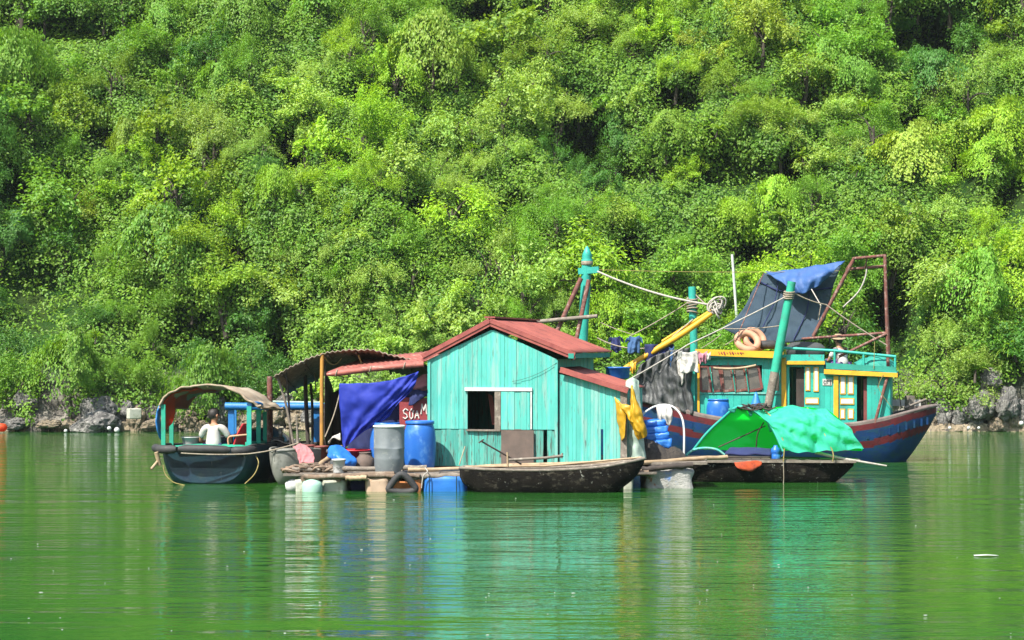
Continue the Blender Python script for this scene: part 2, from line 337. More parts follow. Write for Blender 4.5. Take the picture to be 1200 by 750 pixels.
b2 = N(t, 'ShaderNodeBump'); b2.inputs['Distance'].default_value = .034; L(rip, b2.inputs['Height']); L(b1.outputs[0], b2.inputs['Normal']); L(rc.outputs[0], b2.inputs['Strength'])
p = N(t, 'ShaderNodeBsdfPrincipled'); p.inputs['Roughness'].default_value = .045; p.inputs['IOR'].default_value = 1.333
mud = mix(t, rb.outputs[0], (.010, .064, .010), (.024, .084, .010)); L(mud, p.inputs['Base Color'])
L(b2.outputs[0], p.inputs['Normal']); L(p.outputs[0], out.inputs[0]); M['water'] = m
wv = [(-900, -60), (900, -60), (900, 1200), (-900, 1200)]
mb = MB(); mb.add([(x, y, 0) for x, y in wv], [(0, 1, 2, 3)]); wt = mb.build('water', m); wt.location = (0, 0, 0)
wt.data.vertices.foreach_set('co', [c for x, y in wv for c in (x, y, 0.0)]); tag(wt, kind='structure')

# ---------------------------------------------------------------- hill
# recesses of the slope seen in the photo: px, py, rx, ry, depth
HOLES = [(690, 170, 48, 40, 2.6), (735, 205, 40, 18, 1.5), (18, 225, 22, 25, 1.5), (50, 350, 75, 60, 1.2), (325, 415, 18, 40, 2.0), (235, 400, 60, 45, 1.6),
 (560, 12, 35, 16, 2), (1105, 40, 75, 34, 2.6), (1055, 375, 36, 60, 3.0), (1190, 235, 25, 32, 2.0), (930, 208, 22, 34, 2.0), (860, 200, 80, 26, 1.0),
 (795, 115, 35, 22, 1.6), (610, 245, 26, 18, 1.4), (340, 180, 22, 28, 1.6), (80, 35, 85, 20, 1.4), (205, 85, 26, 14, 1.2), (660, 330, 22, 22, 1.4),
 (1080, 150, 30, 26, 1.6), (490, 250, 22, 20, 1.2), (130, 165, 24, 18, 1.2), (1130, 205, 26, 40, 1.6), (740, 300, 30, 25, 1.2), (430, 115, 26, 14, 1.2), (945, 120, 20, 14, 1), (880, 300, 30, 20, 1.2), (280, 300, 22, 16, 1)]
def fbm(x, z, s, o=0, n=4):
    v = 0; a = 1
    for i in range(n):
        v += a*mnoise.noise(Vector((x*s+o, z*s, o*1.7))); s *= 2.03; a *= .5
    return v
def hill_y(x, z):
    y = 68.5+.74*max(z-1.4, 0)+.18*z
    am = .22+.78*min(1, max(0, z/4.5))
    y += am*(-3.1*fbm(x+.55*z, z*.5, .085, 3, 2) - 1.55*fbm(x+.4*z, z*.8, .28, 7, 3)) - .35*mnoise.noise(Vector((x*1.3, z*1.3, 2)))
    px = 600+x/y*FPX; py = HOR-(z-CAMZ)/y*FPX
    for hx, hy, rx, ry, dp in HOLES:
        e = ((px-hx)/rx)**2+((py-hy)/ry)**2
        if e < 4: y += dp*2.0*math.exp(-e*1.3)
    if z < 1.5:   # rocky foot, undercut at the right-hand end
        y += -.5*(1.5-z)*(1 if px < 480 else .25)+.35*mnoise.noise(Vector((x*1.7, z*2.2, 8)))
    return y
def hill_hit(px, py):
    Y = 62.0
    while Y < 140:
        q = P(px, py, Y)
        if Y >= hill_y(q.x, q.z): return q
        Y += .12
    return None
nx, nz = 300, 170
XS = [(-50+100*i/nx) for i in range(nx+1)]; ZS = [-1+47*(j/nz)**1.25 for j in range(nz+1)]
mb = MB(); vs = [(x, hill_y(x, z), z) for z in ZS for x in XS]; W = nx+1
fs = [(j*W+i, j*W+i+1, (j+1)*W+i+1, (j+1)*W+i) for j in range(nz) for i in range(nx)]
# close the hill behind so that it is a solid
tone = [.5]*len(fs)
mb.add(vs, fs, 0, .5, True); k = len(mb.v)
mb.add([(-50, 170, 46), (50, 170, 46), (-50, 170, -1), (50, 170, -1), vs[nz*W], vs[nz*W+nx]], [(0, 1, 5, 4), (2, 3, 1, 0)])
m, t, out = nt('slope_ground'); L = t.links.new
tc = N(t, 'ShaderNodeTexCoord')
def sn(s, d=6):
    n = N(t, 'ShaderNodeTexNoise'); n.inputs['Scale'].default_value = s; n.inputs['Detail'].default_value = d; n.inputs['Roughness'].default_value = .65; L(tc.outputs['Object'], n.inputs[0]); return n.outputs[0]
r1 = ramp(t, .42, .6); L(sn(.8), r1.inputs[0]); soil = mix(t, r1.outputs[0], (.014, .040, .008), (.028, .048, .012))
r2 = ramp(t, .4, .62); L(sn(2.5), r2.inputs[0]); stone = mix(t, r2.outputs[0], (.06, .055, .05), (.19, .175, .15))
sp = N(t, 'ShaderNodeSeparateXYZ'); L(tc.outputs['Object'], sp.inputs[0])
mr = N(t, 'ShaderNodeMapRange'); mr.inputs[1].default_value = 1.9; mr.inputs[2].default_value = 3.2; L(sp.outputs[2], mr.inputs[0])
cc = mix(t, mr.outputs[0], stone, soil)
p = N(t, 'ShaderNodeBsdfPrincipled'); L(cc, p.inputs['Base Color']); p.inputs['Roughness'].default_value = .95; p.inputs['Specular IOR Level'].default_value = .03
bn = N(t, 'ShaderNodeBump'); bn.inputs['Distance'].default_value = .15; L(sn(3, 8), bn.inputs['Height']); L(bn.outputs[0], p.inputs['Normal'])
L(p.outputs[0], out.inputs[0])
hl = mb.build('hill', m); tag(hl, kind='structure')

# ---------------------------------------------------------------- foliage meshes (numpy)
rg = np.random.default_rng(5)
def leaf_mesh(name, C, Nn, size, aspect, mat, T=None, tone=None):
    """one pointed, slightly folded leaf per centre: 4 verts, 2 triangles"""
    n = len(C); Nn = Nn/np.linalg.norm(Nn, axis=1, keepdims=True)
    if T is None: T = rg.normal(size=(n, 3)); T[:, 2] -= .5
    T = T-Nn*np.sum(T*Nn, axis=1, keepdims=True); T /= np.linalg.norm(T, axis=1, keepdims=True)+1e-9
    B = np.cross(Nn, T); s = np.asarray(size).reshape(-1, 1)*np.ones((n, 1))
    v = np.empty((n, 4, 3)); v[:, 0] = C-T*s*.5; v[:, 2] = C+T*s*.5-Nn*s*.10; v[:, 1] = C+B*s*aspect*.5+Nn*s*.08; v[:, 3] = C-B*s*aspect*.5+Nn*s*.08
    me = bpy.data.meshes.new(name); me.vertices.add(n*4); me.vertices.foreach_set('co', v.ravel())
    i = np.arange(n)*4; f = np.stack([i, i+1, i+2, i, i+2, i+3], 1).ravel()
    me.loops.add(n*6); me.loops.foreach_set('vertex_index', f.astype(np.int32))
    me.polygons.add(n*2); me.polygons.foreach_set('loop_start', np.arange(0, n*6, 3, dtype=np.int32)); me.polygons.foreach_set('loop_total', np.full(n*2, 3, dtype=np.int32))
    tn = rg.random(n) if tone is None else tone
    at = me.attributes.new('tone', 'FLOAT', 'FACE'); at.data.foreach_set('value', np.repeat(tn, 2))
    me.materials.append(mat); me.update(calc_edges=True); return me
def unit(n): v = rg.normal(size=(n, 3)); return v/np.linalg.norm(v, axis=1, keepdims=True)

def crown(kind, seed):
    """crown mesh of unit radius centred on the origin"""
    global rg; rg = np.random.default_rng(seed)
    C = []; Nn = []; S_ = []; T = []; TN = []
    if kind in ('round', 'broad', 'fine'):
        nl = {'round': 24, 'broad': 19, 'fine': 32}[kind]; per = {'round': 230, 'broad': 170, 'fine': 240}[kind]
        for k in range(nl):
            d = unit(1)[0]; d[2] = abs(d[2])*1.1-.45; f_ = rg.uniform(.3, 1.05); c = d*f_*np.array([1.08, 1.08, .85])*rg.uniform(.85, 1.12, 3); r = rg.uniform(.3, .46)*(1.22-.62*f_)
            # each lobe is a spray of leafy twigs
            nt_ = 16; tips = unit(nt_); tips[:, 2] = tips[:, 2]*.8+.25; tn = rg.random()
            for q in range(nt_):
                m_ = per//nt_; a = rg.random(m_)**.6; pts = c+tips[q]*r*a[:, None]*rg.uniform(.6, 1.6)+rg.normal(size=(m_, 3))*.05
                C.append(pts); Nn.append(tips[q]*.5+unit(m_)*.75+np.array([0, 0, .55])); T.append(tips[q]+unit(m_)*.7)
                TN.append(np.clip(tn*.55+rg.random(m_)*.3+.15*rg.random(), 0, 1))
                S_.append(rg.uniform(.7, 1.25, m_)*{'round': .080, 'broad': .115, 'fine': .060}[kind])
        asp = {'round': .52, 'broad': .6, 'fine': .42}[kind]
    elif kind == 'drape':      # mound of creepers hanging in curtains
        for k in range(105):
            a = rg.uniform(0, 2*math.pi); rr = rg.uniform(.25, .98); top = math.sqrt(max(0, 1-rr*rr))*.8
            L_ = rg.uniform(.25, .95); m_ = int(40+60*L_); u = rg.random(m_)
            x = rr*math.cos(a)*(1+.15*u)+rg.normal(size=m_)*.085; y = rr*math.sin(a)*(1+.15*u)+rg.normal(size=m_)*.085
            C.append(np.stack([x, y, top-L_*u+rg.normal(size=m_)*.03], 1))
            o = np.array([math.cos(a), math.sin(a), .55]); Nn.append(o+unit(m_)*.55); T.append(np.array([0, 0, -1])+unit(m_)*.6); TN.append(np.clip(rg.random()*.6+rg.random(m_)*.4, 0, 1)); S_.append(rg.uniform(.055, .10, m_))
        asp = .62
    elif kind == 'layered':    # open tree with flat leaf shelves
        for k in range(34):
            d = unit(1)[0]; c = d*np.array([.95, .95, .72])*rg.uniform(.4, 1.05); m_ = 125; r = rg.uniform(.2, .36)
            q = rg.normal(size=(m_, 3))*np.array([.5, .5, .13])*r*1.5; q[:, 2] -= (q[:, 0]**2+q[:, 1]**2)*.5
            C.append(c+q*np.array([1, 1, 2.2])); Nn.append(unit(m_)*.6+np.array([0, 0, .8])+d*.4); T.append(q+unit(m_)*.2+d*.1); TN.append(np.clip(rg.random()*.5+rg.random(m_)*.5, 0, 1)); S_.append(rg.uniform(.07, .13, m_))
        asp = .45
    C = np.concatenate(C); Nn = np.concatenate(Nn); S_ = np.concatenate(S_); T = np.concatenate(T); TN = np.concatenate(TN)
    K = rg.normal(size=(3, 5, 3))*1.9; ph = rg.uniform(0, 6.28, (3, 5)); warp = np.stack([np.sin(C@K[a].T+ph[a]).mean(1) for a in range(3)], 1); C = C+warp*.42
    K = rg.normal(size=(9, 3))*3.1; ph = rg.uniform(0, 6.28, 9); keep = np.sin(C@K.T+ph).sum(1) > -1.15; keep |= rg.random(len(C)) < .06   # gaps between sprays
    return leaf_mesh('crown_'+kind, C[keep], Nn[keep], S_[keep], asp, M['leaf'], T[keep], TN[keep])
def trunk_mesh(seed, multi):
    r_ = random.Random(seed); mb = MB()
    for k in range(multi):
        a = r_.uniform(0, 6.28); top = Vector((math.cos(a)*.25, math.sin(a)*.25, .15)); b = Vector((math.cos(a)*.06, math.sin(a)*.06, -1.25))
        md = b.lerp(top, .5)+Vector((r_.uniform(-.1, .1), r_.uniform(-.1, .1), 0)); pts = catmull([b, md, top], 7)
        mb.tube(pts, [.075-.045*i/7 for i in range(8)], 6)
        for q in range(4):
            st = pts[3+q]; d = Vector((r_.uniform(-1, 1), r_.uniform(-1, 1), r_.uniform(.1, .9))).normalized()*r_.uniform(.45, .75)
            mb.tube(catmull([st, st+d*.5+Vector((0, 0, .08)), st+d], 4), [.03, .026, .02, .014, .008], 5)
    o = mb.build('tmp', M['bark']); off = o.location.copy(); me = o.data
    co_ = np.empty(len(me.vertices)*3); me.vertices.foreach_get('co', co_); co_ = co_.reshape(-1, 3)+np.array(off); me.vertices.foreach_set('co', co_.ravel()); me.update()
    bpy.data.objects.remove(o); me.name = 'trunk'; return me
KM = {k: [crown(k, 100+31*i+j*7) for j in range(n)] for i, (k, n) in enumerate((('round', 4), ('broad', 3), ('fine', 3), ('drape', 3), ('layered', 3)))}
TR = [trunk_mesh(i, 1+i % 3) for i in range(4)]
# ---------------------------------------------------------------- trees and bushes, each one a thing
LK = 1.28
COLS = {'bright': ((.175, .312, .020), 'bright yellow-green'), 'green': ((.112, .240, .024), 'mid green'), 'pale': ((.190, .305, .060), 'pale silvery green'),
        'dark': ((.056, .155, .024), 'deep green'), 'ochre': ((.195, .275, .035), 'ochre tinted'), 'olive': ((.142, .240, .026), 'olive green')}
# colour map read off the photo: px, py, colour, radius; dark entries put the shade of hollows into leaf colour
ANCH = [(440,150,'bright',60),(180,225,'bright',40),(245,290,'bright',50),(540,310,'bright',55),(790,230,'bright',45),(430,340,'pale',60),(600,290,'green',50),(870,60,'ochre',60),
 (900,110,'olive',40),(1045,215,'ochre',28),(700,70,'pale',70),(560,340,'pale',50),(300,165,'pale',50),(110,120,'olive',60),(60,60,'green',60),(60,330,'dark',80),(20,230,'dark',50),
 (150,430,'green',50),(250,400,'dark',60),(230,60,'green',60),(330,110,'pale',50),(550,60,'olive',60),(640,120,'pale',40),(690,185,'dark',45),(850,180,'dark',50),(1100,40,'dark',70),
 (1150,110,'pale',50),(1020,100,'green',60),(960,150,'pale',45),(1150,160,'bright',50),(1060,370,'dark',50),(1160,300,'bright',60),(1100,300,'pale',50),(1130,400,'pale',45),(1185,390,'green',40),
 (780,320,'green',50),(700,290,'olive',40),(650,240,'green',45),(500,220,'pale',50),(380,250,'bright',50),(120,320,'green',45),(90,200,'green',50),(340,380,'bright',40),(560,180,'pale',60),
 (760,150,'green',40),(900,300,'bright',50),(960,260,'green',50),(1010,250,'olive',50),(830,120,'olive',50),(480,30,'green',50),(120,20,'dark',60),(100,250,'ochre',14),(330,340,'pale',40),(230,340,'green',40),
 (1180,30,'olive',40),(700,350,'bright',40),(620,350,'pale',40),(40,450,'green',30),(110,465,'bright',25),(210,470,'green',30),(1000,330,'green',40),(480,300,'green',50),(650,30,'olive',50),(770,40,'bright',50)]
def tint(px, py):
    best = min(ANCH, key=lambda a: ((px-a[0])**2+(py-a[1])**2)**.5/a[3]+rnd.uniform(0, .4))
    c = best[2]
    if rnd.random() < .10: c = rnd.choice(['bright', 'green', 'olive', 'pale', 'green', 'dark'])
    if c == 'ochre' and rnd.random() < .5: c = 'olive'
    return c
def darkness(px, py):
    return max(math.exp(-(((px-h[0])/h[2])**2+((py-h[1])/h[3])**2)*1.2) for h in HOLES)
def floor_y(px):   # where foliage ends above the shore
    for (a, ya), (b, yb) in zip(SH, SH[1:]):
        if a <= px <= b: return ya+(yb-ya)*(px-a)/(b-a)
    return 470
SH = [(-200, 482), (0, 482), (35, 490), (85, 472), (110, 474), (150, 466), (200, 472), (230, 488), (265, 492), (300, 482), (330, 472), (390, 474), (420, 492), (600, 495), (900, 495), (1080, 462), (1110, 476), (1150, 468), (1170, 442), (1200, 432), (1400, 432)]
KINDS = {'round': 'rounded bush', 'broad': 'large-leaved tree', 'fine': 'fine-leaved tree', 'drape': 'creeper-draped tree', 'layered': 'open layered tree'}
spots = []
def spacing(px, py):
    return 21+20*mnoise.noise(Vector((px*.011, py*.011, 5)))+(5 if py > 300 else 0)
tries = 0
while len(spots) < 292 and tries < 60000:
    tries += 1
    px, py = rnd.uniform(-25, 1225), rnd.uniform(-22, 478)
    if py > floor_y(px)-12: continue
    if 510 < px < 715 and py > 425: continue
    if 820 < px < 1040 and py > 430: continue
    r = max(16, spacing(px, py)*rnd.uniform(.85, 1.2))
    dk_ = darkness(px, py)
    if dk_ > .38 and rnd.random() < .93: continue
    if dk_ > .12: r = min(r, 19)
    if all((px-a)**2+((py-b)*1.12)**2 > (.60*(r+c))**2 for a, b, c in spots): spots.append((px, py, r))
print('trees', len(spots), tries)
COLUMN = [(70, 'at the left edge'), (150, 'above the grey shore boulders'), (210, 'above the arched boat stern'), (270, 'above the arched boat canopy'), (330, 'above the mooring pole'),
 (400, 'above the corrugated shelter'), (470, 'above the royal blue tarp'), (530, 'above the red roof eave'), (600, 'above the red roof ridge'), (660, 'between red roof and turquoise mast'), (720, 'above the turquoise mast head'),
 (790, 'above the pale mooring rope'), (845, 'above the yellow boom tip'), (900, 'above the dark shade net'), (955, 'above the faded blue awning'), (1010, 'above the gantry crossbar'), (1060, 'above the rusty gantry post'),
 (1110, 'above the big boat stern'), (1160, 'above the undercut shore rock'), (9999, 'at the right edge')]
ROW = [(45, 'topmost'), (105, 'very high'), (165, 'high'), (225, 'upper'), (285, 'middle'), (345, 'lower'), (405, 'low'), (9999, 'lowest')]
made = []
for px, py, r in spots:
    q = hill_hit(px, min(py+r*.55, floor_y(px)-3))
    if q is None: continue
    rw = r/FPX*q.y*1.5; col = tint(px, py)
    kind = rnd.choices(['round', 'broad', 'fine', 'drape', 'layered'], [3.4, 2, 3.2, 1.7, .9])[0]
    if col == 'pale' and kind == 'drape': kind = 'fine'
    made.append([px, py, q, rw, kind, col])
keyed = {}
for i, (px, py, q, rw, kind, col) in enumerate(made):
    c = next(b for a, b in COLUMN if px < a); ro = next(b for a, b in ROW if py < a)
    keyed.setdefault((ro, COLS[col][1], KINDS[kind], c), []).append(i)
lab = {}
for (ro, cn, kn, c), ids in keyed.items():
    ids.sort(key=lambda i: made[i][0])
    for n, i in enumerate(ids):
        pre = '' if len(ids) == 1 else (['left one of two: ', 'right one of two: '][n] if len(ids) == 2 else ['leftmost: ', 'second from left: ', 'third from left: ', 'fourth from left: ', 'fifth from left: '][n])
        lab[i] = f'{pre}{ro} {cn} {kn} {c}'
for i, (px, py, q, rw, kind, col) in enumerate(made):
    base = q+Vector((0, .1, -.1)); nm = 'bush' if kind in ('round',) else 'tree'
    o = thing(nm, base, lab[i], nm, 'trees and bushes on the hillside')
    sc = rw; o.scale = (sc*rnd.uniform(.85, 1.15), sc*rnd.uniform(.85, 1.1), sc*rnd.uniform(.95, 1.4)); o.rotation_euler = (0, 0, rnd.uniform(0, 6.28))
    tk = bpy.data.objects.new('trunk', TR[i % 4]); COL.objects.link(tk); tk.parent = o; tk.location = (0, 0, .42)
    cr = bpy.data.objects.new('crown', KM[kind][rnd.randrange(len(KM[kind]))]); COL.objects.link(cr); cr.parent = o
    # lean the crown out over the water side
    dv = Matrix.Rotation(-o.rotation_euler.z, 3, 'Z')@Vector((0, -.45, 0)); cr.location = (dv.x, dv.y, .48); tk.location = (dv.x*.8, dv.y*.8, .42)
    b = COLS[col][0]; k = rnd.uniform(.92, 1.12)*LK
    if px < 330: k *= .80 if py > 280 else .9  # slope turned from the sun: its shade put into leaf colour
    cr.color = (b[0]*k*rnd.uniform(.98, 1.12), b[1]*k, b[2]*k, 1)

# strap-leaved plants
def spiky(seed):
    r_ = random.Random(seed); mb = MB()
    for k in range(46):
        a = r_.uniform(0, 6.28); el = r_.uniform(.1, 1.35); L_ = r_.uniform(.65, 1.1); d = Vector((math.cos(a), math.sin(a), 0)); side = Vector((-d.y, d.x, 0)); vs = []
        for s_ in range(6):
            u = s_/5; p_ = d*(math.cos(el)*L_*u)+Vector((0, 0, math.sin(el)*L_*u-u*u*.55*L_)); wd = .045*(1-abs(u-.35)*1.3)+.004
            vs += [p_-side*wd, p_+Vector((0, 0, -.012)), p_+side*wd]
        fs = []
        for s_ in range(5): fs += [(s_*3, s_*3+1, s_*3+4, s_*3+3), (s_*3+1, s_*3+2, s_*3+5, s_*3+4)]
        mb.add(vs, fs, 0, r_.random())
    mb2 = MB(); mb2.tube([(0, 0, -.5), (.02, 0, -.2), (0, 0, .05)], [.05, .045, .03], 7)
    out_ = []
    for q, mt in ((mb, M['leaf']), (mb2, M['bark'])):
        o = q.build('tmp', mt); me = o.data; co_ = np.empty(len(me.vertices)*3); me.vertices.foreach_get('co', co_); co_ = co_.reshape(-1, 3)+np.array(o.location); me.vertices.foreach_set('co', co_.ravel()); me.update(); bpy.data.objects.remove(o); out_.append(me)
    return out_
SPK = [spiky(1), spiky(2)]
for n, (px, py, r, lb) in enumerate([(1136, 436, 22, 'big strap-leaved plant arching just over the undercut shore rock'), (1178, 412, 22, 'strap-leaved plant above the dark round boulder by the right edge'),
 (1160, 372, 15, 'small strap-leaved plant between two bushes right of the gantry'), (868, 132, 14, 'strap-leaved plant high above the shade net'), (838, 158, 13, 'small strap-leaved plant left of a hollow, far above the shade net'),
 (1012, 132, 17, 'bright strap-leaved plant high above the gantry crossbar'), (1030, 132, 13, 'small strap-leaved plant touching a larger one, high above the gantry'), (912, 150, 12, 'strap-leaved plant above the awning corner hollow'),
 (935, 190, 15, 'strap-leaved plant at the rim of the dark hollow above the awning'), (585, 130, 12, 'lone strap-leaved plant high over the red roof ridge'), (555, 180, 11, 'strap-leaved plant mid slope over the red roof'),
 (1130, 198, 13, 'strap-leaved plant high above the stern tip'), (120, 398, 12, 'strap-leaved plant low above the shore boulders'), (785, 225, 12, 'strap-leaved plant above the pale mooring rope'), (910, 258, 14, 'strap-leaved plant just above the awning top'), (1000, 205, 12, 'strap-leaved plant beside the orange dead fronds')]):
    q = hill_hit(px, py)
    o = thing('spiky_plant', q+Vector((0, -1.0, .1)), lb, 'plant', 'strap-leaved plants on the hillside'); s_ = r/FPX*q.y*1.5; o.scale = (s_,)*3; o.rotation_euler = (R(18), 0, rnd.uniform(0, 6))
    a = bpy.data.objects.new('leaves', SPK[n % 2][0]); b = bpy.data.objects.new('stem', SPK[n % 2][1])
    for c in (a, b): COL.objects.link(c); c.parent = o
    b.location = (0, 0, 0); a.color = (.17, .30, .03, 1)

# undergrowth between them: one mass
rg = np.random.default_rng(77); C = []; Nn = []; TN = []; SZ = []
ntuft = 34000
for k in range(ntuft):
    x = rnd.uniform(-27, 27) if k < 31000 else rnd.uniform(-48, 48); z = .35+22.5*rnd.random() if k < 31000 else rnd.uniform(1.5, 44)
    y = hill_y(x, z); px = 600+x/y*FPX; py = HOR-(z-CAMZ)/y*FPX
    if py > floor_y(px)+rnd.uniform(-6, 9): continue
    if fbm(x, z, .5, 31, 2) < -.35 and z < 2.4: continue
    dk = darkness(px, py) if -50 < px < 1250 and -50 < py < 520 else 0
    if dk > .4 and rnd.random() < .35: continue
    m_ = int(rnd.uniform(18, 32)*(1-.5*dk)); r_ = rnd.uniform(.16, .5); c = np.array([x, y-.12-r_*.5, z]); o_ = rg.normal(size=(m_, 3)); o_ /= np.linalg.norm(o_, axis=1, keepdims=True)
    o_[:, 1] = -abs(o_[:, 1]); C.append(c+o_*r_*rg.uniform(.4, 1.2, (m_, 1))); Nn.append(o_+np.array([0, -.3, .7])+rg.normal(size=(m_, 3))*.35)
    TN.append(np.clip(rg.random()*.6+rg.random(m_)*.4, 0, 1)); SZ.append(rg.uniform(.085, .165, m_))
me = leaf_mesh('undergrowth', np.concatenate(C), np.concatenate(Nn), np.concatenate(SZ), .55, M['under'], None, np.concatenate(TN))
ug = bpy.data.objects.new('undergrowth', me); COL.objects.link(ug); ug.color = (.125, .242, .024, 1); tag(ug, 'tangled green creepers and low leaves carpeting the slope', 'undergrowth', kind='stuff')

# ---------------------------------------------------------------- shore boulders
def boulder(seed, sharp=1.0):
    bm = bmesh.new(); bmesh.ops.create_icosphere(bm, subdivisions=4, radius=1)
    for v in bm.verts:
        p_ = v.co.copy(); q = p_*1.1+Vector((seed*3.1, 0, 0))
        d = 1+.34*mnoise.noise(q)+.20*mnoise.noise(q*2.3)+.10*mnoise.noise(q*5)*sharp
        cell = mnoise.cell(q*1.6)*.10*sharp; v.co = p_*(d+cell*.6)
    me = bpy.data.meshes.new('boulder'); bm.to_mesh(me); bm.free(); me.polygons.foreach_set('use_smooth', [False]*len(me.polygons)); return me
BM_ = [boulder(i) for i in range(6)]
BD = [(112, 497, 24, 14, 'rock', 'wide grey boulder standing in the water left of the arched boat'), (121, 478, 15, 13, 'rock', 'pale jagged limestone block on top of the wide boulder'), (105, 481, 10, 13, 'rock', 'upright grey limestone fang left of the jagged block'),
 (58, 497, 13, 5, 'rocktan', 'low tan stone beside the orange buoy'), (82, 498, 12, 6, 'rocktan', 'tan wedge stone leaning on the wide grey boulder'), (20, 497, 14, 7, 'rock', 'grey stone behind the orange buoy'), (160, 492, 10, 13, 'rocktan', 'tan and brown stone right of the wide grey boulder'),
 (196, 496, 17, 9, 'rocktan', 'long tan stone in the middle of the left shore'), (176, 499, 10, 7, 'rocktan', 'small tan stone at the foot of the long one'), (218, 492, 13, 11, 'rocktan', 'knobbly tan stone under the dark leaning slab'),
 (150, 480, 9, 10, 'rock', 'dark grey stone half under leaves behind the tan and brown stone'), (132, 452, 6, 8, 'rock', 'small grey outcrop among leaves over the shore'), (234, 474, 13, 18, 'rock', 'tall dark slab leaning against the bank'),
 (258, 484, 13, 17, 'rock', 'white streaked limestone block by the white box'), (30, 470, 14, 12, 'rock', 'dark rock mouth at the far end of the shore'), (240, 499, 9, 6, 'rocktan', 'flat tan stone by the white float'),
 (322, 486, 14, 15, 'rocktan', 'sunlit tan boulder seen behind the brown mooring pole'), (345, 494, 13, 9, 'rocktan', 'round tan boulder seen between thin shelter posts'), (366, 486, 14, 14, 'rock', 'pale boulder seen under the blue roof beam'), (388, 494, 11, 10, 'rocktan', 'tan stone by the brown shelter wall'), (334, 472, 10, 10, 'rock', 'dark boulder high on the bank behind the shelter posts'),
 (290, 493, 12, 10, 'rocktan', 'tan boulder behind the green boat posts'), (305, 499, 9, 6, 'rocktan', 'small tan stone next to the bare mooring pole'), (350, 480, 10, 9, 'rocktan', 'speckled stone behind the blue roofed boat'), (376, 500, 9, 5, 'rocktan', 'low stone at the waterline behind the blue post'),
 (1180, 474, 15, 20, 'rock', 'big rounded dark boulder by the right end of the shore'), (1199, 482, 10, 14, 'rock', 'grey boulder right of the big rounded one'), (1170, 498, 12, 9, 'rocktan', 'tan leaning stone standing in the water below the big boulder'), (1188, 492, 10, 13, 'rocktan', 'tan tooth shaped stone beside the leaning one'),
 (1150, 476, 14, 16, 'rock', 'shadowed grey rock left of the big rounded boulder'), (1128, 486, 16, 16, 'rock', 'brown grey rock in the middle of the undercut bank'), (1106, 484, 13, 18, 'rock', 'grey rock right behind the boat stern tip'), (1140, 496, 12, 8, 'rock', 'low dark rock at the foot of the undercut bank'), (1094, 493, 9, 12, 'rocktan', 'small tan rock behind the boat stern tip'), (1116, 500, 10, 5, 'rocktan', 'flat brown stone under the undercut bank'), (1160, 444, 12, 12, 'rock', 'grey outcrop with small leaves above the big boulder')]
for n, (px, py, rx, ry, mt, lb) in enumerate(BD):
    hh = hill_hit(px, py); Yb = max(62.5, min(70.5, (hh.y if hh else 68)-.15-rx*.012)); q = P(px, py, Yb); k = q.y/FPX
    o = bpy.data.objects.new('boulder', BM_[n % 6].copy()); COL.objects.link(o); o.data.materials.append(M[mt]); rz = rnd.uniform(0, 6.28)
    o.location = q; o.scale = (rx*k*1.05, rx*k*.95, ry*k*1.08); o.rotation_euler = (0, 0, rz); tag(o, lb, 'boulder', 'boulders along the shore')
# pebbly litter of small stones along the waterline: one mass
mb = MB()
for k in range(330):
    px = rnd.choice([rnd.uniform(-10, 410), rnd.uniform(-10, 410), rnd.uniform(1060, 1230)]); q = P(px, 505+rnd.uniform(-7, 1), 68.0); s_ = rnd.uniform(.05, .2)
    pts = [q+Vector((s_*rnd.uniform(.6, 1.2)*a, s_*rnd.uniform(.6, 1.2)*b-.3, s_*.8*rnd.uniform(.6, 1.1)*c)) for a, b, c in ((-1,-1,-1),(1,-1,-1),(1,1,-1),(-1,1,-1),(-.7,-.7,1),(.7,-.7,1),(.7,.7,1),(-.7,.7,1))]
    mb.hexa(pts, 0, rnd.random())
tag(mb.build('shore_gravel', M['rocktan']), 'loose pale stones strewn along the waterline', 'gravel', kind='stuff')
# ================================================================= floating house
def planked(mb, fr, d, u0, u1, zb, zt, holes=(), w=.09, th=.03, gap=.0035, seed=1, m=0, jig=.006):
    """vertical boards on a wall plane; holes = (u0,u1,z0,z1)"""
    r_ = random.Random(seed); u = u0
    while u < u1-.01:
        ww = min(w*r_.uniform(.8, 1.2), u1-u); a, b = u+gap/2, u+ww-gap/2; u += ww
        cuts = [(a, b)]
        for h in holes:      # split boards at hole sides
            nc = []
            for p_, q in cuts:
                if h[0] > p_+.004 and h[0] < q-.004: nc += [(p_, h[0]), (h[0], q)]
                elif h[1] > p_+.004 and h[1] < q-.004: nc += [(p_, h[1]), (h[1], q)]
                else: nc.append((p_, q))
            cuts = nc
        dd = d+r_.uniform(-jig, jig); tn = r_.random(); lo = r_.uniform(0, .02)
        for p_, q in cuts:
            mid = (p_+q)/2; zz = [(zb-lo*0, None)]; segs = []; z = zb
            for h in sorted([h for h in holes if h[0]-.003 <= mid <= h[1]+.003], key=lambda h: h[2]):
                if h[2] > z+.005: segs.append((z, h[2], False))
                z = h[3]
            segs.append((z, None, True))
            for z0, z1, top in segs:
                ta = zt(p_) if top else z1; tb = zt(q) if top else z1
                if min(ta, tb) <= z0+.01: continue
                mb.hexa([fr.w(p_, dd, z0), fr.w(q, dd, z0), fr.w(q, dd+th, z0), fr.w(p_, dd+th, z0), fr.w(p_, dd, ta), fr.w(q, dd, tb), fr.w(q, dd+th, tb), fr.w(p_, dd+th, ta)], m, tn)
